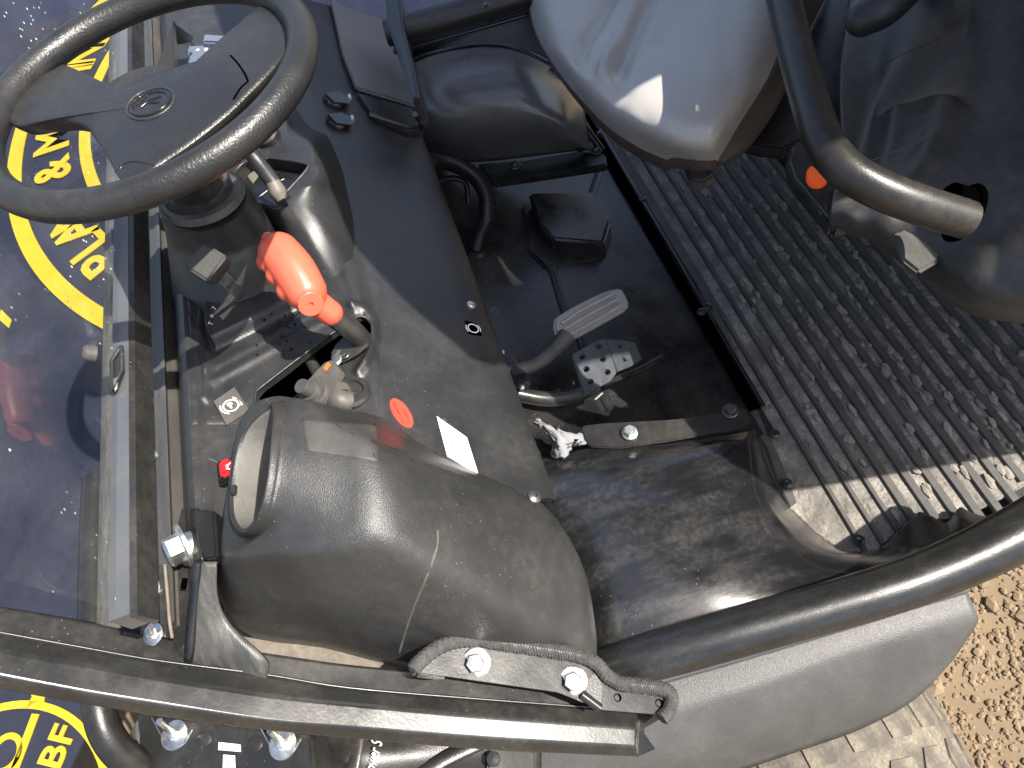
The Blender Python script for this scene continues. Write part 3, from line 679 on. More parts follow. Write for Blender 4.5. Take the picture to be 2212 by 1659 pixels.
patch('column_gaiter', [[(560, 440, .995), (600, 455, .99), (640, 470, .975)], [(570, 470, .985), (605, 485, .98), (650, 500, .965)], [(585, 510, .965), (620, 520, .96), (665, 535, .95)]], PL, U, 5, 5, .003)

# --- far half of the dashboard: plate, tray and sockets
rp = bpy.data.objects.new('glovebox_panel', None); COL.objects.link(rp); rp.parent = U
prism('cover_plate', [D(x, y, .012) for x, y in ((700, -30), (726, 18), (820, 50), (846, 118), (889, 236), (762, 200), (735, 130))], (0, 0, -.012), mat('grey cover plastic', (.11, .108, .105), .5, dust=.15, grain=.4), rp, .004)
prism('plate_lip', [D(x, y, .008) for x, y in ((763, 205), (889, 240), (908, 292), (880, 296), (800, 262), (792, 248))], (0, 0, -.012), PL, rp, .004)
tube('lip_edge', [D(x, y, .008) for x, y in ((795, 256), (840, 270), (885, 282), (906, 278), (897, 246))], .005, PL, rp, n=4, seg=10)
prism('side_trim', [P(x, y, .93) for x, y in ((830, -20), (862, -20), (872, 60), (895, 150), (905, 210), (890, 215), (862, 120), (835, 50))], (0, 0, -.06), PL, rp, .004)
for x, y in ((722, 222), (728, 268)):
    so_ = bpy.data.objects.new('power_socket', None); COL.objects.link(so_); so_.parent = U; p, n = DS(x, y, 0)
    lathe('ring', p, n, [(0, 0), (.020, 0), (.020, .004), (.017, .009), (.013, .009), (.012, .003), (0, .003)], PLG, so_)
    prism('flap', [D(x + a_, y + b_, .012) for a_, b_ in ((-28, -10), (6, -14), (34, 2), (30, 16), (-4, 12))], n * -.004, PLG, so_, .0015)
    lathe('hinge_pin', D(x + 30, y + 2, .013), (1, 0, 0), [(0, -.006), (.003, -.006), (.003, .006), (0, .006)], ZN, so_, 10)

# --- switch unit and visor wedge seen through the wheel
su = bpy.data.objects.new('switch_unit', None); COL.objects.link(su); su.parent = U
SWB = mat('slate switch plastic', (.10, .12, .16), .35)
prism('body', [P(x, y, 1.03) for x, y in ((402, 96), (530, 92), (548, 146), (540, 168), (405, 160))], (0, 0, -.05), SWB, su, .005, 3)
prism('lid', [P(x, y, 1.04) for x, y in ((440, 72), (534, 78), (530, 94), (436, 90))], (0, 0, -.02), SWB, su, .003)
prism('display', [P(x, y, 1.0315) for x, y in ((425, 128), (520, 122), (500, 140), (426, 144))], (0, 0, -.002), GREY, su, .001)
for k in range(5): text('symbol', 'o8*#x'[k], P(427 + 18 * k, 107, 1.0305), (-.1, -1, 0), (1, -.2, 0), .012, WPR, su)
prism('visor_wedge', [P(372, 46, 1.12), P(330, 168, 1.05), P(378, 152, 1.05)], (.02, 0, -.01), GREY, U, .001)
prism('visor_side', [P(372, 46, 1.118), P(416, 78, 1.06), P(412, 88, 1.05), P(380, 92, 1.05)], (.0, 0, -.004), PL, U, .001)
prism('switch_bracket', [P(x, y, 1.02) for x, y in ((376, 96), (416, 88), (408, 148), (378, 152))], (0, 0, -.03), PL, U, .002)
for x, y in ((284, 98), (300, 452), (334, 984)): lathe('cowl_stud', P(x, y, .987), (0, 0, 1), [(0, 0), (.0055, 0), (.005, .003), (0, .0045)], ZND, U, 12)

# --- latch on the windscreen bar and stop behind the glass
la = bpy.data.objects.new('bar_latch', None); COL.objects.link(la); la.parent = U
prism('plate', [P(x, y, BZ + .004) for x, y in ((262, 748), (264, 788), (262, 810), (246, 850), (240, 846), (240, 790), (240, 775))], (0, 0, -.006), PL, la, .0015)
tube('frame', [P(x, y, BZ + .006) for x, y in ((262, 748), (264, 800), (244, 848), (241, 780), (262, 748))], .0022, PL, la, n=1, seg=8)
prism('spring', [P(x, y, BZ + .007) for x, y in ((243, 818), (254, 812), (252, 836), (244, 846))], (0, 0, -.003), ZND, la, .001)
lathe('rubber_stop', P(208, 765, .99), (0, .6, .6), [(0, 0), (.011, 0), (.011, .012), (.008, .016), (0, .016)], PLC, U, 18)

# --- bonnet guard tube ahead of the windscreen
tube('bonnet_guard', [P(210, 1035, .86), P(206, 1100, .86), P(203, 1250, .86), P(204, 1400, .86), P(210, 1500, .86), P(224, 1570, .85), P(254, 1620, .83), P(300, 1660, .80)], .018, PNR, U, n=6, seg=18)

# --- roll frame leg: one pressed section along a gently rising curve
leg = bpy.data.objects.new('roll_frame_leg', None); COL.objects.link(leg); leg.parent = U
LX = [-160, 0, 171, 342, 580, 756, 1037, 1375]
def zl(x): return .74 + (1400 - x) / 1400 * .33
E1 = [1285, 1311, 1341, 1376, 1412, 1436, 1462, 1500]
E2 = [1345, 1369, 1400, 1430, 1461, 1489, 1513, 1538]
E3 = [1380, 1406, 1434, 1465, 1502, 1521, 1547, 1572]
E4 = [1430, 1461, 1494, 1522, 1558, 1572, 1595, 1615]
E5 = [1455, 1490, 1521, 1549, 1579, 1596, 1620, 1636]
rows = []
for E_, dz in ((E1, -.012), (E2, -.010), (E2, -.004), (E3, .004), (E4, .003), (E5, -.012)):
    rows.append([P(x, y, zl(x) + dz) for x, y in zip(LX, E_)])
cols = [cr(r, 5) for r in rows]; m_ = len(cols[0]); bk = [p + Vector((.0, -.012, -.05)) for p in cols[0]]; bk2 = [p + Vector((.01, -.012, -.04)) for p in cols[-1]]
allr = cols + [bk2, bk]; vs = [p for r in allr for p in r]; K = len(allr)
fs = [(k * m_ + i, k * m_ + i + 1, ((k + 1) % K) * m_ + i + 1, ((k + 1) % K) * m_ + i) for k in range(K) for i in range(m_ - 1)]
fs.append(tuple(k * m_ + m_ - 1 for k in range(K)))
lm = mesh('pressed_section', vs, fs, PNT, leg, 25)
md = lm.modifiers.new('b', 'BEVEL'); md.width = .0035; md.segments = 3; md.limit_method = 'ANGLE'; md.angle_limit = math.radians(14)
tube('weld_line', [P(x, y - 3, zl(x) - .006) for x, y in zip(LX[1:], E2[1:])], .0014, PNT, leg, n=5, seg=8)
# dark end web, seen at the cut lower end
prism('end_web', [P(x, y, .728) for x, y in ((1376, 1500), (1436, 1528), (1434, 1548), (1386, 1576), (1416, 1618), (1372, 1636))], (0, 0, -.004), PNT, leg, .001)

# --- hinge plate with braided edge trim
hb = bpy.data.objects.new('hinge_plate', None); COL.objects.link(hb); hb.parent = U
hzz = lambda x: zl(x) + .030
hout = [(892, 1452), (905, 1434), (940, 1408), (985, 1392), (1030, 1390), (1090, 1400), (1180, 1413), (1255, 1426), (1285, 1440), (1303, 1462), (1325, 1478), (1345, 1486), (1445, 1502), (1448, 1530), (1436, 1546), (1300, 1535), (1205, 1497), (960, 1462)]
prism('plate', [P(x, y, hzz(x) + .000) for x, y in hout], Vector((.004, -.002, -.006)), PNT, hb, .001)
prism('plate_step', [P(x, y, hzz(x) + .0015) for x, y in ((1285, 1450), (1305, 1480), (1300, 1530), (1262, 1492), (1262, 1470))], (0, 0, -.004), PNR, hb, .0015)
prism('weld_tab', [P(x, y, hzz(x)) for x, y in ((884, 1452), (900, 1446), (955, 1452), (965, 1463), (950, 1468), (895, 1462))], (0, 0, -.006), PNT, hb, .0025)
tr = [(893, 1448), (905, 1432), (940, 1403), (985, 1385), (1030, 1382), (1090, 1391), (1180, 1404), (1255, 1418), (1288, 1434), (1310, 1458), (1330, 1472), (1350, 1478), (1420, 1486), (1446, 1496), (1451, 1512), (1444, 1535), (1430, 1552)]
trim = tube('edge_trim', [P(x, y, hzz(x) + .004) for x, y in tr], .0068, BRD, hb, n=8, seg=16)
# braid: two families of threads wound round the trim
path = cr([P(x, y, hzz(x) + .004) for x, y in tr], 34); up = Vector((0, 0, 1)); vs = []; fs = []
for fam in (1, -1):
    for s0 in range(8):
        pr = None
        for i, p in enumerate(path):
            t = (path[min(i + 1, len(path) - 1)] - path[max(i - 1, 0)]).normalized(); u = (up - t * up.dot(t)).normalized(); v = t.cross(u)
            a_ = fam * (i * .34) + s0 * math.pi / 4; e = u * math.cos(a_) + v * math.sin(a_); h = .0070 + .0006 * math.sin(i * .68 + s0 * fam * 3.1)
            q = [p + e * h - t * .0008, p + e * (h + .0009), p + e * h + t * .0008]; b = len(vs); vs += q
            if pr is not None: fs += [(pr, pr + 1, b + 1, b), (pr + 1, pr + 2, b + 2, b + 1)]
            pr = b
br = mesh('braid_threads', vs, fs, mat('braid threads', (.075, .072, .070), .32, dust=.4, dustcol=(.35, .32, .28), dscale=120), trim, 60); br['kind'] = 'stuff'
for x, y in ((1029, 1431), (1238, 1470)): hexbolt(P(x, y, hzz(x) + .001), (-.25, -.02, 1), .0105, ZN, hb, 1.52)
for x, y in ((1334, 1507), (1424, 1519)): lathe('rivet_hole', P(x, y, hzz(x) + .0014), (-.2, 0, 1), [(.0045, 0), (.0042, .0008), (.0034, .0004), (.0032, -.003), (0, -.003)], BLK, hb, 16)
tube('weld_pin', [P(1256, 1500, hzz(1256) + .003), P(1296, 1530, hzz(1296) + .002)], .005, PNT, hb, n=2, seg=10)

# --- gusset between the roll frame and the cowl
gu = bpy.data.objects.new('frame_gusset', None); COL.objects.link(gu); gu.parent = U
GZ = 1.01
prism('upper_face', [P(x, y, GZ) for x, y in ((420, 1098), (462, 1102), (470, 1205), (440, 1210), (424, 1180))], (0, 0, -.02), PNR, gu, .0025)
patch('edge_web', [[(404, 1098, .985), (410, 1098, 1.0), (424, 1098, GZ + .001)], [(406, 1160, .985), (412, 1160, 1.0), (426, 1160, GZ + .001)], [(410, 1210, .985), (416, 1212, 1.0), (436, 1212, GZ + .001)]], PNT, gu, 5, 5, .003)
BRP = mat('brushed black paint', (.035, .035, .033), .40, dust=.3, dscale=18, grain=.3, stretch=(1, 6, 1))
patch('lower_face', [[(408, 1208, .975), (420, 1212, 1.004), (434, 1214, GZ), (468, 1214, GZ - .004)], [(404, 1285, .965), (414, 1287, .988), (428, 1288, .995), (470, 1286, .988)], [(400, 1345, .955), (408, 1350, .974), (422, 1352, .98), (494, 1344, .968)], [(394, 1405, .945), (402, 1412, .962), (416, 1416, .966), (560, 1410, .95)], [(388, 1440, .935), (396, 1448, .948), (412, 1452, .952), (579, 1440, .94)], [(388, 1452, .925), (398, 1462, .935), (416, 1468, .94), (572, 1474, .93)]], BRP, gu, 6, 6, .004)
tube('rolled_edge', [P(426, 1214, GZ + .001), P(421, 1288, .993), P(415, 1352, .979), P(409, 1415, .966), P(402, 1450, .95)], .0052, PLG, gu, n=5, seg=12)
prism('rear_web', [P(x, y, .972) for x, y in ((392, 1098), (410, 1098), (412, 1240), (398, 1420), (372, 1398), (368, 1330), (374, 1220), (370, 1180))], (0, 0, -.004), PNT, gu, .001)
hexbolt(P(400, 1178, .998), (-.35, .9, .45), .0165, ZN, gu, 1.5, .016)
lathe('spacer', P(412, 1185, .99), (-.35, .9, .45), [(0, -.02), (.017, -.02), (.018, .0), (.014, .012), (0, .012)], ZND, gu, 20)
tube('slot_mark', [P(396, 1270, .99), P(400, 1250, .99)], .003, BLK, gu, n=2, seg=8)
# small plate with two studs
sp = bpy.data.objects.new('stud_plate', None); COL.objects.link(sp); sp.parent = U
prism('plate', [P(x, y, .992) for x, y in ((318, 1232), (340, 1220), (356, 1220), (364, 1378), (322, 1368))], (0, 0, -.01), PNT, sp, .001)
tube('plate_seam', [P(x, y, .994) for x, y in ((356, 1220), (362, 1290), (366, 1340), (372, 1378))], .0017, mat('flaked brass edge', (.15, .12, .08), .5, dust=.6, dscale=60), sp, n=4, seg=8)
for x, y in ((326, 1272), (331, 1370)):
    hexbolt(P(x, y, .993), (-.1, .1, 1), .0055, ZN, sp, 2.0, .004, 'nut'); tube('stud', [P(x, y, .994), P(x - 5, y - 16, 1.012)], .0036, ZN, sp, n=1, seg=10)

# --- lamp box outside the frame
lx = bpy.data.objects.new('lamp_box', None); COL.objects.link(lx); lx.parent = U
LZ = .80
prism('cover', [P(x, y, LZ) for x, y in ((294, 1538), (480, 1558), (672, 1590), (684, 1700), (298, 1700), (297, 1600))], (0, 0, -.05), PNT, lx, .004)
prism('front_face', [P(293, 1560, LZ - .003), P(294, 1690, LZ - .003), P(262, 1690, LZ - .05), P(268, 1606, LZ - .05)], (.002, -.004, 0), GREY, lx, .001)
for x, y in ((378, 1588), (612, 1608)):
    p = P(x, y, LZ)
    lathe('washer', p, (0, 0, 1), [(.005, 0), (.0165, 0), (.0165, .002), (.005, .002)], ZN, lx, 28); hexbolt(p + Vector((0, 0, .002)), (0, 0, 1), .0062, ZN, lx, 1.1, .005, 'nut')
    tube('threaded_stud', [p, p + Vector((.012, -.002, .034))], .0042, ZN, lx, n=1, seg=12)
    tube('strap_line', [P(x - 50, y - 38, LZ + .001), P(x - 22, y + 12, LZ + .001), P(x, y + 28, LZ + .001), P(x + 20, y + 18, LZ + .001), P(x + 38, y - 12, LZ + .001)], .0009, ZND, lx, n=4, seg=6)
for x, y in ((441, 1597), (551, 1608)): lathe('boss', P(x, y, LZ), (0, 0, 1), [(.0095, -.001), (.0095, .0012), (.0075, .0022), (0, .0026)], PNT, lx, 24)
wl = prism('type_label', [P(x, y, LZ + .001) for x, y in ((472, 1603), (519, 1608), (520, 1624), (471, 1620))], (0, 0, -.0008), WHT, lx, .0002, 1)
for k, (s, x) in enumerate((('10000', 483), ('00000', 496), ('1000', 510))): text('print', s, P(x, 1613, LZ + .0013), (0, -1, 0), (1, 0, 0), .0042, INK, wl, .0001)
wl2 = prism('side_label', [P(x, y, LZ + .001) for x, y in ((482, 1630), (507, 1632), (508, 1662), (481, 1660))], (0, 0, -.0008), WHT, lx, .0002, 1)
text('print', 'L', P(494, 1647, LZ + .0013), (.15, -1, 0), (1, .15, 0), .010, INK, wl2, .0001)
lathe('cover_screw', P(304, 1632, LZ + .001), (0, 0, 1), [(0, 0), (.006, 0), (.005, .003), (0, .003)], ZND, lx, 16)

# --- outer body panel with script lettering
bp_ = bpy.data.objects.new('side_body_panel', None); COL.objects.link(bp_); bp_.parent = U
patch('panel_skin', [[(670, 1585, .72), (760, 1585, .73), (900, 1590, .70), (1050, 1600, .66), (1170, 1610, .63)], [(672, 1640, .72), (765, 1640, .735), (900, 1645, .70), (1050, 1650, .65), (1170, 1655, .62)], [(676, 1720, .70), (770, 1720, .72), (900, 1720, .68), (1050, 1720, .62), (1170, 1720, .60)]], PNR, bp_, 8, 6, .004)
tube('panel_crease', [P(772, 1592, .730), P(764, 1640, .732), P(752, 1700, .730)], .010, PNR, bp_, n=4, prof=FLAT)
tube('panel_crease', [P(1040, 1602, .668), P(960, 1640, .686), P(900, 1680, .696)], .010, PNR, bp_, n=4, prof=FLAT)
text('script_lettering', 'Power S', P(806, 1640, .739), P(822, 1600, .73) - P(796, 1700, .73), Vector((0, 0, 1)).cross(P(822, 1600, .73) - P(796, 1700, .73)), .021, WPR, bp_, .0004, .3, sx=.55)
prism('trim_block', [P(x, y, .66) for x, y in ((1050, 1612), (1150, 1618), (1152, 1690), (1052, 1690))], (0, 0, -.03), PLC, bp_, .004)
lathe('trim_screw', P(1066, 1640, .668), (0, 0, 1), [(0, 0), (.009, 0), (.008, .004), (0, .005)], PL, bp_, 16)

# --- floor pan, toe board and footwell mouldings
fp = bpy.data.objects.new('floor_pan', None); COL.objects.link(fp); fp.parent = U
box('pan_plate', (.20, -1.6, .425), (1.5, -.405, .438), PLF, fp, 0)
box('firewall', (.20, .10, .44), (1.5, .12, .80), PLF, fp, 0)
yF = -.412
toe = [(yF, .452), (yF + .006, .455), (yF + .03, .458), (yF + .10, .475), (-.20, .53), (-.05, .585), (.05, .64), (.11, .72)]
xprof('toe_board', toe + [(.11, .43), (yF, .43)], .47, 1.36, PLF, fp, 60)
def TS(x, y, off=0.0):
    d = ray(x, y)
    for (y0, z0), (y1, z1) in zip(toe, toe[1:]):
        n = Vector((0, -(z1 - z0), y1 - y0)).normalized(); t = (Vector((0, y0, z0)) - CAM).dot(n) / d.dot(n); p = CAM + d * t
        if y0 - 1e-4 <= p.y <= y1 + 1e-4: return p + n * off
    return P(x, y, .5)
tube('floor_edge_bead', [Vector((.52, yF - .002, .461)), Vector((.9, yF - .002, .461)), Vector((1.40, yF - .002, .461))], .0045, PLG, fp, n=2, seg=12)
xprof('floor_gap', [(yF + .004, .462), (yF + .024, .466), (yF + .024, .45), (yF + .004, .45)], .52, 1.36, BLK, fp)  # solid black strip, the darkness of the gap put into its colour
prism('foot_block', [TS(x, y, .045) for x, y in ((1132, 450), (1268, 447), (1304, 512), (1288, 560), (1186, 552), (1156, 522))], (.0, .0, -.10), PLF, fp, .007, 3)
prism('foot_block_base', [TS(x, y, .008) for x, y in ((1124, 443), (1268, 441), (1308, 512), (1290, 566), (1178, 584), (1140, 548))], (0, 0, -.03), PLF, fp, .006, 3)
tube('toe_ridge', [TS(x, y, .002) for x, y in ((1300, 350), (1285, 400), (1270, 440))], .009, PLF, fp, n=3, prof=FLAT)
tube('toe_ridge', [TS(x, y, .002) for x, y in ((1188, 575), (1200, 610), (1215, 660), (1230, 700))], .009, PLF, fp, n=3, prof=FLAT)
tube('toe_ridge', [TS(x, y, .002) for x, y in ((1240, 690), (1262, 760), (1290, 830), (1320, 890))], .009, PLF, fp, n=3, prof=FLAT)
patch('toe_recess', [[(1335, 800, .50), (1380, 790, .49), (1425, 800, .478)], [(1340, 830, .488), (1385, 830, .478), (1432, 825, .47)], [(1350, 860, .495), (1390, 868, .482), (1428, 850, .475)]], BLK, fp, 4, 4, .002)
tube('recess_edge', [P(x, y, z_) for x, y, z_ in ((1335, 858, .505), (1370, 866, .50), (1410, 850, .492), (1430, 822, .485), (1428, 790, .48))], .003, PLF, fp, n=4, seg=8)
# flanges with bolts at both ends of the toe board
prism('far_flange', [P(x, y, .600) for x, y in ((1030, 352), (1130, 345), (1252, 324), (1308, 330), (1312, 356), (1200, 374), (1064, 394))], (0, 0, -.02), PLF, fp, .004)
hexbolt(P(1113, 358, .602), (0, 0, 1), .0085, STL, fp, 1.4); hexbolt(P(1288, 326, .602), (0, 0, 1), .0085, STL, fp, 1.4); hexbolt(P(1296, 290, .605), (0, 0, 1), .006, STL, fp, 1.2)
fl = prism('near_flange', [P(x, y, .622) for x, y in ((1255, 925), (1262, 918), (1300, 914), (1460, 905), (1610, 880), (1622, 908), (1600, 925), (1450, 952), (1340, 968), (1275, 965), (1262, 950))], (0, 0, -.006), PNR, fp, .002)
hexbolt(P(1360, 935, .624), (0, 0, 1), .0098, ZND, fp, 1.35, name='flange_bolt'); hexbolt(P(1577, 888, .624), (0, 0, 1), .0085, STL, fp, 1.5, name='flange_bolt')
for x, y in ((1388, 432), (1528, 664), (1515, 675), (1672, 938), (1700, 1045), (1855, 1168)): lathe('floor_plug', P(x, y, .462), (0, 0, 1), [(0, 0), (.009, 0), (.009, .003), (.005, .005), (0, .004)], PLF, fp, 16)

# --- floor mat: ribbed rubber, caked with dried mud
fm = bpy.data.objects.new('floor_mat', None); COL.objects.link(fm); fm.parent = U
mo = [(1250, 210), (1300, 292), (1402, 452), (1505, 617), (1572, 772), (1622, 912), (1652, 965), (1676, 1040), (1706, 1098), (1760, 1150), (1840, 1205), (1905, 1184), (1950, 1140), (1985, 1112), (2040, 1118), (2085, 1112), (2140, 1090), (2212, 1050), (2320, 990), (2400, 700), (2300, 300), (1900, 60), (1500, 60)]
prism('mat_sheet', [P(x, y, .452) for x, y in mo[:18]] + [Vector((.24, -.80, .452)), Vector((.24, -1.22, .452)), Vector((1.43, -1.22, .452)), Vector((1.43, -.405, .452))], (0, 0, -.008), MUD, fm, .0015)
# where each lengthwise run of mat stops on the near side
def near_x(y):
    best = 9
    for (a_, b_) in zip(mo[8:17], mo[9:18]):
        p, q = P(*a_, .452), P(*b_, .452)
        if min(p.y, q.y) <= y <= max(p.y, q.y): best = min(best, p.x + (q.x - p.x) * (y - p.y) / (q.y - p.y + 1e-9))
    return best if best < 9 else .265
y = -.4387; k = 0
while y > -1.2:
    x0 = near_x(y) - .02; x1 = 1.42
    w_ = .0068 if k > 2 else .004
    vs = []; fs = []; pf_ = [(-w_ - .0015, 0), (-w_, .0045), (-w_ + .0015, .006), (w_ - .0015, .006), (w_, .0045), (w_ + .0015, 0)]; n_ = 26
    for i in range(n_ + 1):
        x = x0 + (x1 - x0) * (i / n_); jy = random.uniform(-.0003, .0003); jz = random.uniform(-.0005, .0003)
        vs += [Vector((x, y + a_ + jy, .4515 + b_ + (jz if b_ else 0))) for a_, b_ in pf_]
    for i in range(n_):
        for j in range(5): fs.append((i * 6 + j, i * 6 + j + 1, i * 6 + 7 + j, i * 6 + 6 + j))
    fs += [(0, 1, 2, 3, 4, 5), tuple(range(n_ * 6 + 5, n_ * 6 - 1, -1))]
    mesh('rib', vs, fs, RIB, fm, 30); y -= .0313; k += 1
random.seed(5); vs = []; fs = []
for k in range(620):
    x = random.uniform(.25, 1.25); row = random.randint(1, 16); y = -.4387 - .0313 * (row + .5) + random.gauss(0, .0045)
    if random.random() < .12: y += random.choice((-.012, .012))
    cen = math.exp(-((x - .62) / .34) ** 2 - ((y + .68) / .20) ** 2)
    if random.random() > .15 + cen: continue
    n_ = random.randint(5, 7); L1 = random.uniform(.006, .017); L2_ = random.uniform(.004, .0075); b = len(vs); tx, ty = random.uniform(-.25, .25), random.uniform(-.25, .25); z0 = .4545 + random.uniform(0, .0015)
    ring_ = [(math.cos(2 * math.pi * q / n_ + .3) * L1 * random.uniform(.6, 1.2), math.sin(2 * math.pi * q / n_ + .3) * L2_ * random.uniform(.7, 1.2)) for q in range(n_)]
    vs.append(Vector((x, y, z0 + .0022))); vs += [Vector((x + a_, y + c_, z0 + a_ * tx + c_ * ty)) for a_, c_ in ring_]; vs += [Vector((x + a_ * 1.05, y + c_ * 1.05, .450)) for a_, c_ in ring_]
    for q in range(n_):
        r_ = (q + 1) % n_; fs += [(b, b + 1 + q, b + 1 + r_), (b + 1 + q, b + 1 + n_ + q, b + 1 + n_ + r_, b + 1 + r_)]
dm = mesh('dried_mud', vs, fs, mat('dried mud flakes', (.20, .18, .155), .9, dust=.8, dustcol=(.42, .37, .31), dscale=30, grain=.8, gscale=300, spec=.2), fm, 0); dm['kind'] = 'stuff'
prism('mat_border', [P(x, y, .457) for x, y in ((1302, 294), (1404, 454), (1507, 619), (1574, 774), (1624, 914), (1655, 967), (1679, 1042), (1706, 1095), (1722, 1085), (1690, 1000), (1640, 890), (1595, 770), (1530, 615), (1425, 452), (1322, 290))], (0, 0, -.008), RIB, fm, .002)

# --- wheel arches inside the cab
patch('near_wheel_arch', [[(1080, 1000, .61), (1150, 990, .615), (1270, 968, .612), (1450, 955, .61), (1605, 930, .60), (1630, 930, .575), (1642, 950, .46)],
    [(1100, 1050, .64), (1160, 1040, .665), (1270, 1010, .655), (1450, 995, .645), (1600, 968, .625), (1640, 990, .58), (1660, 1010, .46)],
    [(1150, 1150, .65), (1220, 1140, .675), (1310, 1110, .68), (1470, 1085, .67), (1620, 1060, .635), (1665, 1080, .575), (1698, 1085, .46)],
    [(1200, 1250, .65), (1280, 1240, .68), (1350, 1220, .685), (1500, 1180, .675), (1660, 1140, .64), (1720, 1145, .57), (1752, 1140, .46)],
    [(1260, 1360, .65), (1320, 1350, .675), (1420, 1320, .68), (1580, 1270, .67), (1720, 1215, .64), (1790, 1190, .57), (1832, 1190, .47)],
    [(1290, 1450, .64), (1340, 1430, .66), (1470, 1390, .66), (1660, 1330, .655), (1830, 1275, .64), (1940, 1225, .60), (1990, 1170, .50)],
    [(1300, 1490, .60), (1360, 1480, .62), (1500, 1440, .62), (1690, 1380, .62), (1880, 1310, .61), (2040, 1240, .585), (2160, 1150, .50)]], mat('scuffed arch plastic', (.009, .009, .010), .20, dust=.30, dustcol=(.20, .195, .18), dscale=9, grain=.08, rvar=.07, stretch=(3, 1, 1), specks=.35, spec=.7), U, 7, 7, .004, smooth=180)
patch('torn_foam', [[(1150, 908, .655), (1180, 915, .66), (1215, 930, .655), (1262, 938, .64)], [(1158, 918, .655), (1185, 925, .665), (1220, 945, .66), (1265, 962, .64)], [(1190, 950, .64), (1198, 955, .65), (1212, 965, .655), (1240, 958, .64)], [(1188, 985, .63), (1200, 990, .64), (1222, 988, .645), (1235, 965, .635)]], FOAM, U, 5, 5, .006, grooves=[([(1195, 930, .66), (1230, 955, .66)], .006, .008)])
for v in bpy.data.objects['torn_foam'].data.vertices: v.co += Vector((random.uniform(-1, 1), random.uniform(-1, 1), random.uniform(-1.2, 1.2))) * .0022
prism('tie_tail', [P(x, y, .67) for x, y in ((1288, 1290), (1316, 1294), (1302, 1325), (1290, 1340))], (.004, 0, -.004), PL, U, .001)
fa = patch('far_wheel_arch', [[(835, 160, .70), (930, 118, .745), (1037, 98, .76), (1120, 108, .755), (1205, 150, .72), (1260, 190, .66)],
    [(860, 195, .735), (940, 150, .785), (1040, 138, .80), (1130, 148, .795), (1215, 195, .75), (1262, 225, .67)],
    [(885, 255, .735), (955, 225, .785), (1050, 212, .80), (1140, 222, .795), (1222, 258, .745), (1268, 275, .66)],
    [(910, 305, .69), (968, 290, .73), (1060, 278, .745), (1150, 278, .74), (1236, 300, .69), (1275, 308, .61)],
    [(930, 355, .60), (985, 352, .61), (1060, 348, .615), (1150, 338, .615), (1258, 326, .605), (1290, 335, .57)]], mat('worn arch plastic', (.085, .083, .081), .30, dust=.4, dustcol=(.22, .20, .17), dscale=6, grain=.1, spec=.8), U, 8, 8, .004, smooth=180)
tube('arch_crown_bead', [P(840, 158, .71), P(930, 117, .75), P(1037, 97, .765), P(1120, 107, .76), P(1200, 146, .725)], .006, PLG, U, n=5, seg=12)
patch('far_inner_wall', [[(830, 60, .80), (960, 30, .80), (1080, 0, .80), (1180, -30, .80)], [(835, 110, .76), (960, 78, .76), (1080, 55, .76), (1200, 60, .74)], [(840, 160, .70), (940, 118, .73), (1050, 98, .74), (1210, 152, .70)]], PLF, U, 6, 6, .003)
tube('far_sill_rail', [P(835, 72, .90), P(960, 40, .90), P(1080, 5, .90), P(1180, -25, .90)], .024, PNR, U, n=5, seg=18)
tube('far_rail_lip', [P(850, 98, .86), P(960, 66, .86), P(1060, 38, .86), P(1170, 5, .86)], .006, PLG, U, n=5, seg=12)
tube('far_rail_lip', [P(850, 112, .85), P(960, 82, .85), P(1060, 54, .85), P(1170, 22, .85)], .005, PLG, U, n=5, seg=12)
hexbolt(P(1050, 14, .93), (0, 0, 1), .005, STL, U, 1.4)
tube('rear_edge_frame', [P(1200, 140, .74), P(1216, 215, .72), P(1232, 268, .69), P(1256, 320, .62)], .010, PLG, U, n=5, seg=14)
tube('rear_edge_frame', [P(1232, 170, .70), P(1250, 250, .66), P(1300, 325, .60)], .008, PLF, U, n=5, seg=14)

# --- corrugated hose and grommet
hs = bpy.data.objects.new('corrugated_hose', None); COL.objects.link(hs); hs.parent = U
hpth = cr([P(900, 352, .70), P(945, 348, .71), P(990, 358, .70), P(1030, 385, .68), P(1052, 425, .66), P(1050, 470, .64), P(1035, 505, .62), P(1025, 540, .60)], 40)
vs = []; fs = []; up = Vector((0, 0, 1)); n_ = 16
for i, p in enumerate(hpth):
    t = (hpth[min(i + 1, len(hpth) - 1)] - hpth[max(i - 1, 0)]).normalized(); u = (up - t * up.dot(t)).normalized(); v = t.cross(u); up = u
    r = .0155 + (.0016 if (i // 2) % 2 else 0); vs += [p + (u * math.cos(2 * math.pi * k / n_) + v * math.sin(2 * math.pi * k / n_)) * r for k in range(n_)]
for i in range(len(hpth) - 1):
    for k in range(n_): fs.append((i * n_ + k, i * n_ + (k + 1) % n_, (i + 1) * n_ + (k + 1) % n_, (i + 1) * n_ + k))
mesh('hose', vs, fs, HOS, hs, 30)
lathe('grommet', P(1030, 560, .575), (.1, -.3, 1), [(0, 0), (.040, 0), (.040, .006), (.026, .014), (.020, .03), (0, .03)], PLF, hs)
tube('cable', [P(935, 400, .68), P(970, 385, .67), P(1005, 395, .65), P(1012, 440, .62)], .006, HOS, hs, n=5, seg=10)

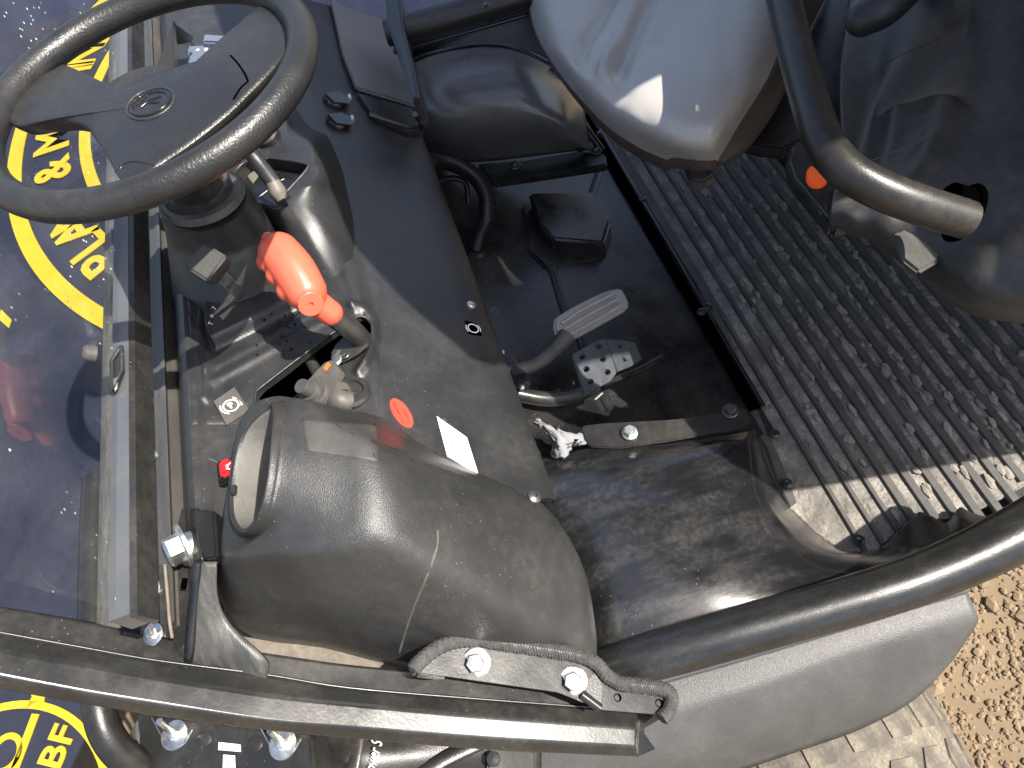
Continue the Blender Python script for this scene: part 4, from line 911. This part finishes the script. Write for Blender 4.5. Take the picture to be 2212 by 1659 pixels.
# --- pedals
ac = bpy.data.objects.new('accelerator_pedal', None); COL.objects.link(ac); ac.parent = U
AZ_ = lambda x: .60 + (1360 - x) / 230 * .06
pad = [(1198, 692), (1206, 682), (1250, 656), (1300, 632), (1330, 622), (1344, 622), (1354, 640), (1361, 656), (1356, 668), (1310, 694), (1260, 722), (1222, 742), (1208, 736), (1198, 712)]
WPAD = mat('worn grey pedal rubber', (.26, .25, .24), .5, dust=.4, dscale=30, grain=.5)
prism('pad', [P(x, y, AZ_(x)) for x, y in pad], (.004, .006, -.012), WPAD, ac, .004, 3)
for a_ in (((1212, 700), (1260, 668), (1326, 634)), ((1216, 714), (1266, 683), (1336, 645)), ((1222, 728), (1276, 698), (1342, 659))):
    tube('grip_ridge', [P(x, y, AZ_(x) + .0022) for x, y in a_], .0034, WPAD, ac, n=5, seg=10)
tube('arm', [P(1225, 728, .635), P(1195, 760, .64), P(1160, 785, .65), P(1120, 800, .66), P(1080, 805, .67)], [.018, .013, .012, .013, .014], PLC, ac, n=4, seg=12)
lathe('pivot', P(1105, 805, .655), (1, .1, 0), [(0, -.02), (.022, -.02), (.022, .02), (0, .02)], PLF, ac, 20)
prism('bracket', [P(x, y, .66) for x, y in ((1062, 760), (1100, 770), (1142, 800), (1146, 830), (1110, 845), (1070, 830))], (0, 0, -.01), PLF, ac, .003)
for x, y in ((1086, 762), (1078, 800), (1128, 838)): lathe('bracket_rivet', P(x, y, .668), (0, 0, 1), [(0, 0), (.005, 0), (.004, .003), (0, .004)], ZND, ac, 12)
bk_ = bpy.data.objects.new('brake_pedal', None); COL.objects.link(bk_); bk_.parent = U
BZ_ = .655
bpz = lambda x, y: BZ_ - (x - 1285) * .00025
BRK = mat('blue black pedal plate', (.045, .050, .060), .35, dust=.2, dscale=40)
pl_ = prism('pad', [P(x, y, bpz(x, y)) for x, y in ((1235, 766), (1290, 735), (1308, 731), (1333, 804), (1320, 822), (1263, 855))], (.002, .002, -.005), BRK, bk_, .0015)
fl_ = prism('side_flap', [P(1309, 732, bpz(1309, 0) - .0005), P(1345, 735, BZ_ - .035), P(1372, 740, BZ_ - .055), P(1388, 776, BZ_ - .055), P(1362, 792, BZ_ - .035), P(1334, 803, bpz(1334, 0) - .0005)], (.002, .003, -.004), BRK, bk_, .001)
def holes(o, pts, r, zf):
    bpy.context.view_layer.update(); cs_ = []
    for x, y in pts:
        p = zf(x, y); cs_.append(lathe('c', p, (0, 0, 1) if o is pl_ else (.0, -.6, .8), [(0, -.03), (r, -.03), (r, .03), (0, .03)], None, None, 20))
    cut(o, *cs_)
    o.data.materials.clear(); o.data.materials.append(BRK)
mh = ((1292, 749), (1257, 771), (1302, 776), (1266, 798), (1312, 804), (1275, 825))
holes(pl_, mh, .0048, lambda x, y: P(x, y, bpz(x, y)))
fh = ((1338, 748), (1349, 776))
holes(fl_, fh, .0048, lambda x, y: P(x, y, BZ_ - .028))
for x, y in mh: lathe('punched_collar', P(x, y, bpz(x, y)), (0, 0, 1), [(.0048, -.002), (.0062, 0), (.0056, .0012), (.0048, .0012)], PNT, bk_, 18)
tube('arm', [P(1290, 830, .62), P(1240, 855, .615), P(1180, 862, .62), P(1110, 850, .64), P(1060, 840, .66)], [.014, .013, .013, .013, .013], PNT, bk_, n=5, seg=12)
tube('guide_rod', [P(1300, 830, .60), P(1380, 800, .55), P(1430, 772, .52)], .006, PLF, bk_, n=3, seg=10)
tube('brake_cable', [P(1100, 880, .58), P(1180, 895, .56), P(1260, 880, .55), P(1300, 850, .55)], .008, HOS, bk_, n=5, seg=10)

# --- sill: rounded rail, outer fender panel, front wheel
tube('sill_rail', [P(1245, 1470, .655), P(1330, 1440, .665), P(1456, 1404, .668), P(1695, 1337, .668), P(1897, 1280, .668), P(2037, 1230, .668), P(2212, 1145, .675), P(2400, 1030, .69)], [.022, .028, .031, .031, .031, .032, .034, .035], PLG if 0 else mat('polished sill plastic', (.012, .012, .0115), .25, dust=.12, dustcol=(.25, .23, .2), dscale=14, grain=.25, gscale=900, stretch=(3, 1, 1), rvar=.05, spec=.6), U, n=8, seg=28)
fd_ = bpy.data.objects.new('front_fender', None); COL.objects.link(fd_); fd_.parent = U
patch('panel_skin', [[(1080, 1575, .625), (1250, 1525, .625), (1456, 1466, .625), (1661, 1407, .625), (1866, 1346, .625), (1985, 1309, .625), (2090, 1278, .625)],
    [(1100, 1625, .622), (1270, 1572, .622), (1456, 1515, .622), (1650, 1455, .622), (1840, 1392, .622), (1975, 1350, .622), (2104, 1312, .622)],
    [(1110, 1655, .612), (1290, 1605, .612), (1456, 1556, .612), (1636, 1500, .612), (1810, 1437, .612), (1965, 1388, .612), (2113, 1342, .612)],
    [(1160, 1730, .575), (1330, 1680, .575), (1480, 1630, .575), (1650, 1572, .575), (1815, 1510, .577), (1955, 1450, .585), (2088, 1384, .596)],
    [(1220, 1800, .515), (1400, 1740, .515), (1560, 1680, .515), (1720, 1625, .518), (1860, 1575, .528), (1975, 1512, .55), (2056, 1430, .578)]], FEN, fd_, 8, 6, .005, smooth=50)
tube('panel_flange', [P(x, y - 4, .628) for x, y in ((1250, 1525), (1456, 1466), (1661, 1407), (1866, 1346), (1985, 1309), (2092, 1276))], .0035, GREY, fd_, n=5, seg=10)
patch('torn_flap', [[(1890, 1192, .47), (1925, 1158, .478), (1955, 1128, .478), (1985, 1106, .472), (2015, 1116, .478), (2045, 1128, .472), (2072, 1096, .478), (2092, 1104, .472), (2115, 1112, .47)], [(1900, 1205, .49), (1940, 1180, .50), (1975, 1160, .505), (2005, 1145, .50), (2030, 1150, .50), (2055, 1150, .50), (2080, 1130, .505), (2110, 1125, .50), (2135, 1118, .49)], [(1920, 1230, .52), (1960, 1215, .53), (2000, 1200, .53), (2030, 1190, .53), (2055, 1185, .53), (2080, 1175, .53), (2110, 1160, .53), (2140, 1145, .53), (2170, 1130, .52)]], PLF, U, 4, 5, .006)
wh = bpy.data.objects.new('front_wheel', None); COL.objects.link(wh); wh.parent = U
TC = Vector((-.03, -.225, .255)); TR = .245
lathe('tyre', TC, (1, 0, 0), [(.12, -.10), (.16, -.125), (.200, -.132), (.224, -.122), (.234, -.10), (TR - .004, -.05), (TR - .002, 0), (TR - .004, .05), (.234, .10), (.224, .122), (.200, .132), (.16, .125), (.12, .10)], TYR, wh, 72, 60)
blk = None
for i in range(24):
    for r_, xo in enumerate((-.098, -.038, .030, .092)):
        a_ = 2 * math.pi * (i + (.5 if r_ % 2 else 0)) / 24
        if not (-.1 < a_ - math.pi * .25 < math.pi * 1.1 or True): continue
        if blk is None:
            ob = prism('tread_block', [Vector(q) for q in ((-.030, -.024, 0), (.020, -.030, 0), (.031, .010, 0), (.008, .031, 0), (-.028, .026, 0))], (0, 0, .0105), TYR, wh, .004, 2); blk = ob
        else:
            ob = bpy.data.objects.new('tread_block', blk.data); COL.objects.link(ob); ob.parent = wh
        rad = TR - .012 - (.012 if abs(xo) > .06 else 0)
        rot = Matrix.Rotation(a_, 4, 'X') @ Matrix.Translation((xo, 0, rad)) @ Matrix.Rotation((.25 if xo > 0 else -.25) * (1 if abs(xo) > .06 else .2), 4, 'Y') @ Matrix.Rotation((0 if r_ % 2 else math.pi) + .15, 4, 'Z')
        ob.matrix_local = Matrix.Translation(TC) @ rot

# --- driver's seat cushion
se = bpy.data.objects.new('driver_seat', None); COL.objects.link(se); se.parent = U
def zz(rows, zs): return [[(x, y, z_) for (x, y), z_ in zip(r, q)] for r, q in zip(rows, zs)]
sr = [[(1112, -90), (1170, -95), (1260, -95), (1330, -95), (1400, -95), (1480, -95), (1560, -95), (1680, -95), (1760, -80)],
      [(1136, 0), (1180, 0), (1260, 0), (1330, 0), (1400, 0), (1480, 0), (1560, 5), (1660, 12), (1712, 30)],
      [(1160, 82), (1195, 80), (1260, 78), (1330, 80), (1400, 85), (1480, 95), (1560, 105), (1630, 118), (1674, 146)],
      [(1215, 168), (1245, 162), (1300, 158), (1350, 160), (1420, 170), (1490, 180), (1560, 190), (1606, 202), (1640, 205)],
      [(1298, 262), (1318, 252), (1352, 245), (1395, 245), (1445, 252), (1500, 260), (1550, 268), (1580, 262), (1603, 262)],
      [(1370, 314), (1385, 306), (1405, 302), (1435, 304), (1470, 310), (1505, 314), (1540, 318), (1560, 312), (1574, 310)],
      [(1440, 346), (1450, 343), (1462, 342), (1478, 344), (1495, 346), (1512, 348), (1530, 348), (1545, 346), (1552, 348)]]
sz = [[.88, .93, .95, .95, .955, .955, .955, .945, .89]] * 2 + [[.875, .93, .952, .952, .958, .958, .956, .945, .885], [.87, .925, .952, .956, .960, .960, .955, .938, .88], [.865, .91, .94, .95, .955, .953, .945, .92, .87], [.86, .885, .91, .925, .93, .928, .918, .895, .86], [.85, .86, .868, .874, .876, .876, .872, .862, .85]]
rows = zz(sr, sz)
skirt = lambda r, dz: r
cush = patch('cushion', rows, SEAT, se, 9, 9, .02, smooth=180, grooves=[
    ([(1246, 118, .95), (1290, 50, .95), (1325, -20, .95)], .014, .012), ([(1300, 160, .95), (1345, 60, .96), (1375, -20, .96)], -.010, .012), ([(1340, 140, .96), (1375, 60, .96), (1410, -20, .96)], .013, .014), ([(1246, 118, .95), (1330, 135, .95)], .004, .016), ([(1340, 140, .96), (1345, 200, .95)], .008, .014),
    ([(1160, 60, .92), (1245, 110, .95), (1310, 190, .955), (1335, 230, .95)], .006, .018), ([(1420, 90, .96), (1455, 0, .96), (1470, -80, .96)], .005, .03)])
edge = [r[0] for r in rows] + rows[-1][1:] + [r[-1] for r in reversed(rows[:-1])]
ep = [P(*e) for e in edge]; ctr = P(1430, 60, .8)
patch('cushion_side', [[p + Vector((0, 0, .004)) for p in ep], [p.lerp(Vector((ctr.x, ctr.y, p.z)), .03) + Vector((0, 0, -.03)) for p in ep], [p.lerp(Vector((ctr.x, ctr.y, p.z)), .10) + Vector((0, 0, -.06)) for p in ep]], SEATB, se, 5, 4, .003)
patch('side_bolster', [[(1770, -80, .885), (1712, 30, .885), (1674, 146, .88), (1640, 205, .875), (1603, 262, .866), (1574, 310, .858), (1550, 348, .85)], [(1800, -60, .85), (1745, 60, .85), (1700, 172, .845), (1668, 232, .84), (1628, 290, .836), (1592, 332, .835), (1556, 356, .835)], [(1800, -40, .79), (1745, 75, .79), (1706, 180, .79), (1674, 242, .79), (1636, 298, .79), (1598, 338, .80), (1560, 358, .81)]], SEATB, se, 5, 5, .003)
tube('piping', [P(x, y, z_) + Vector((0, 0, .003)) for (x, y, z_) in [r[-1] for r in rows]], .0035, SEATB, se, n=5, seg=10)
prism('seat_frame', [P(x, y, .79) for x, y in ((1600, 300), (1690, 210), (1735, 250), (1728, 300), (1690, 318), (1640, 312))], (0, 0, -.03), PLF, se, .004)
prism('slide_foot', [P(x, y, .80) for x, y in ((1478, 352), (1500, 362), (1540, 362), (1545, 376), (1520, 392), (1492, 388))], (0, 0, -.02), SEATB, se, .004)
lathe('frame_bolt_hole', P(1652, 266, .793), (0, 0, 1), [(0, 0), (.005, 0), (.005, .002), (0, .002)], BLK, se, 12)

prism('seat_riser', [P(x, y, .78) for x, y in ((1560, 120), (1700, 262), (1725, 296), (1800, 320), (1860, 300), (1900, -160), (1500, -160))], (0, 0, -.10), PLF, se, .01)
# --- grab bar, belt buckle and folded seat shell
tube('hip_rail', [P(1664, -120, 1.12), P(1692, 0, 1.12), P(1716, 100, 1.12), P(1745, 205, 1.12), P(1775, 295, 1.12), P(1818, 358, 1.115), P(1885, 402, 1.105), P(1970, 437, 1.09), P(2090, 475, 1.065)], .0187, PNR, U, n=8, seg=26)
bu = bpy.data.objects.new('belt_buckle', None); COL.objects.link(bu); bu.parent = U
prism('housing', [P(x, y, .965) for x, y in ((1700, 342), (1708, 312), (1726, 296), (1760, 292), (1840, 410), (1850, 470), (1800, 486), (1712, 380))], (0, 0, -.03), PLF, bu, .006, 3)
prism('release_button', [P(x, y, .969) for x, y in ((1742, 372), (1746, 360), (1754, 355), (1790, 385), (1782, 400), (1764, 404), (1750, 400), (1742, 388))], (0, 0, -.008), ORB, bu, .002, 2)
sh = bpy.data.objects.new('folded_seat_shell', None); COL.objects.link(sh); sh.parent = U
# rounded moulding whose facets step down towards the seat
SH = mat('seat shell plastic', (.026, .0255, .025), .44, dust=.35, dscale=6, grain=.6, gscale=700)
patch('shell_back', [[(1850, -120, .86), (1900, -110, .90), (1985, -60, .93), (2100, -60, 1.02), (2230, -60, 1.05), (2400, -60, 1.06)],
    [(1830, 20, .86), (1900, 20, .88), (2005, 20, .92), (2075, 30, 1.00), (2210, 40, 1.04), (2400, 40, 1.06)],
    [(1815, 130, .87), (1895, 130, .88), (1955, 130, .90), (2065, 85, .99), (2190, 130, 1.035), (2400, 130, 1.06)],
    [(1815, 230, .89), (1880, 235, .89), (1905, 240, .91), (2030, 200, .975), (2170, 220, 1.03), (2400, 230, 1.06)],
    [(1820, 330, .93), (1870, 335, .94), (1935, 245, .985), (2040, 225, 1.0), (2160, 300, 1.03), (2400, 330, 1.06)],
    [(1800, 420, .97), (1850, 440, .98), (1930, 360, 1.0), (2010, 340, 1.01), (2150, 390, 1.03), (2400, 420, 1.06)],
    [(1790, 480, .96), (1850, 490, .975), (1930, 490, .99), (2040, 470, 1.01), (2150, 480, 1.03), (2400, 500, 1.06)],
    [(1800, 500, .93), (1870, 515, .94), (1930, 540, .96), (2030, 560, .99), (2140, 575, 1.02), (2400, 590, 1.05)],
    [(1830, 505, .88), (1905, 530, .90), (1960, 580, .93), (2040, 625, .96), (2140, 655, .99), (2400, 670, 1.02)],
    [(1850, 500, .82), (1920, 535, .84), (1975, 590, .86), (2050, 655, .88), (2140, 690, .90), (2400, 715, .93)]], SH, sh, 12, 9, .004, smooth=180, grooves=[([(1815, 480, .985), (1850, 400, 1.0), (1900, 270, 1.0), (1908, 235, .96), (1895, 190, .92)], -.011, .015), ([(1905, 245, .985), (1980, 222, 1.0), (2042, 195, 1.0), (2036, 245, 1.005), (1990, 350, 1.015), (1960, 400, 1.005), (1900, 480, .99)], -.011, .015), ([(1890, 130, .90), (1900, 70, .91), (1925, 20, .925)], -.010, .016), ([(2070, 85, 1.0), (2078, 40, 1.01), (2095, -20, 1.02)], -.010, .016), ([(1960, 290, 1.0), (1935, 330, 1.0)], .008, .026), ([(2230, 440, 1.04), (2160, 530, 1.03), (2060, 620, .98)], -.010, .020)])
tube('armrest_end', [P(1860, 40, 1.03), P(1905, 15, 1.04), P(1960, -40, 1.05), P(2010, -100, 1.05)], [.022, .026, .027, .027], PL, sh, n=6, seg=20)
blob('armrest_tip', [(P(1866, 38, 1.03), .0235), (P(1880, 28, 1.034), .0245)], PL, sh)
lathe('rail_socket', P(2080, 460, 1.058), (P(2075, 470, 1.07) - P(1885, 402, 1.105)), [(.028, -.002), (.030, .0), (.029, .003), (.025, .004), (.024, -.02), (0, -.02)], BLK, sh, 28)
tube('shell_seam', [P(1888, 148, .912), P(1960, 112, .93), P(2030, 82, .985)], .0009, PLC, sh, n=4, seg=6)
tube('shell_seam', [P(1870, 352, .985), P(1940, 325, 1.003), P(2000, 302, 1.012)], .0009, PLC, sh, n=4, seg=6)
prism('inner_tab', [P(x, y, .992) for x, y in ((1930, 505), (1955, 490), (1990, 495), (2025, 520), (2036, 548), (2030, 562), (1985, 588), (1950, 560))], (0, 0, -.008), PLC, sh, .003, 3)

# ------------------------------------------------------------------ printed sheet over the bonnet, beyond the windscreen
BNZ = .74
bn = thing('printed_vinyl_sheet', 'navy vinyl sheet with yellow ring logos spread in front of the windscreen', 'banner')
prism('sheet', [Vector((.36, .50, BNZ)), Vector((2.6, .50, BNZ)), Vector((2.6, 2.0, BNZ)), Vector((-.2, 2.0, BNZ)), Vector((-.2, .70, BNZ)), Vector((.26, .70, BNZ)), Vector((.32, .66, BNZ))], (0, 0, -.004), BAN, bn, 0)
def arcband(name, c, r0, r1, a0, a1, m, par, ymin=None, k=90, z=BNZ + .003):
    vs = []; fs = []; prev = None
    for i in range(k + 1):
        a_ = math.radians(a0 + (a1 - a0) * i / k); p0 = Vector((c[0] + r0 * math.cos(a_), c[1] + r0 * math.sin(a_), z)); p1 = Vector((c[0] + r1 * math.cos(a_), c[1] + r1 * math.sin(a_), z))
        if ymin is not None and min(p0.y, p1.y) < ymin: prev = None; continue
        b = len(vs); vs += [p0, p1, p1 - Vector((0, 0, .002)), p0 - Vector((0, 0, .002))]
        if prev is not None:
            for j in range(4): fs.append((prev + j, prev + (j + 1) % 4, b + (j + 1) % 4, b + j))
        prev = b
    return mesh(name, vs, fs, m, par, 0)
RC = (1.611, -.013)
def rad(x, y): p = P(x, y, BNZ); return math.hypot(p.x - RC[0], p.y - RC[1])
arcband('ring_print', RC, rad(55, 310), rad(27, 310), 10, 170, YEL, bn, .505)
arcband('inner_ring_print', RC, rad(200, 340), rad(174, 340), 10, 170, YEL, bn, .505)
def ang(x, y): p = P(x, y, BNZ); return math.atan2(p.y - RC[1], p.x - RC[0])
rt = rad(117, 345)
anchors = [(0, ang(207, 578)), (2, ang(166, 500)), (6, ang(116, 372)), (8, ang(117, 305)), (11, ang(172, 165)), (13, ang(202, 118)), (16, ang(245, 40))]
for i, chh in enumerate('PLANT & MACHINERY'):
    if chh == ' ': continue
    for (i0, a0), (i1, a1) in zip(anchors, anchors[1:]):
        if i0 <= i <= i1: a_ = a0 + (a1 - a0) * (i - i0) / (i1 - i0); break
    e = Vector((math.cos(a_), math.sin(a_), 0)); p = Vector((RC[0], RC[1], BNZ + .003)) + e * rt
    if p.y < .53: continue
    text('letter', chh, p, Vector((e.y, -e.x, 0)), e, .118, YEL, bn, .001, bold=.003)
prism('star_print', [P(x, y, BNZ + .003) for x, y in ((-2, 690), (18, 708), (24, 690), (2, 668))], (0, 0, -.002), YEL, bn, 0)
L2c = (.186, .826)
arcband('badge_ring', L2c, .177, .187, 0, 360, YEL, bn)
pa, pb_ = P(76, 1542, BNZ + .003), P(20, 1690, BNZ + .003); sd = (pb_ - pa).normalized().cross(Vector((0, 0, 1))) * .0055
prism('badge_bar', [pa + sd, pb_ + sd, pb_ - sd, pa - sd], (0, 0, -.002), YEL, bn, 0)
p = P(14, 1628, BNZ); arcband('badge_eye', (p.x, p.y), .017, .025, 0, 360, YEL, bn, k=30)
lt = (P(134, 1590, BNZ) - P(112, 1640, BNZ)).normalized()
text('badge_letters', 'LBF', P(116, 1636, BNZ + .003), lt, Vector((0, 0, 1)).cross(lt), .050, YEL, bn, .001, bold=.001)
sc_ = P(84, 1499, BNZ + .003)
prism('badge_star', [sc_ + Vector((math.cos(k * math.pi / 5 + .3), math.sin(k * math.pi / 5 + .3), 0)) * (.022 if k % 2 else .010) for k in range(10)], (0, 0, -.002), YEL, bn, 0)

# something slate blue stands beyond the far sill
np_ = thing('parked_trailer', 'slate blue side of a trailer standing beyond the far door sill', 'trailer', (2.2, 0, 0))
prism('side_panel', [Vector((0, -.9, .35)), Vector((0, 1.0, .35)), Vector((0, 1.0, 1.15)), Vector((0, -.9, 1.15))], (.6, 0, 0), FAR, np_, .01)
for y_ in (-.5, .6): lathe('wheel', Vector((.25, y_, .28)), (1, 0, 0), [(0, -.09), (.2, -.09), (.28, -.08), (.28, .08), (.2, .09), (0, .09)], TYR, np_, 32)

# --- out-of-frame backrest slab, added and widened to keep sun off the mat
prism('bench_backrest', [Vector((.10, -.74, 1.34)), Vector((.14, -.70, 1.37)), Vector((1.26, -.70, 1.37)), Vector((1.30, -.74, 1.34)), Vector((1.30, -1.28, .50)), Vector((.17, -1.28, .50))], (0, -.09, .06), SEAT, U, .012, 3)
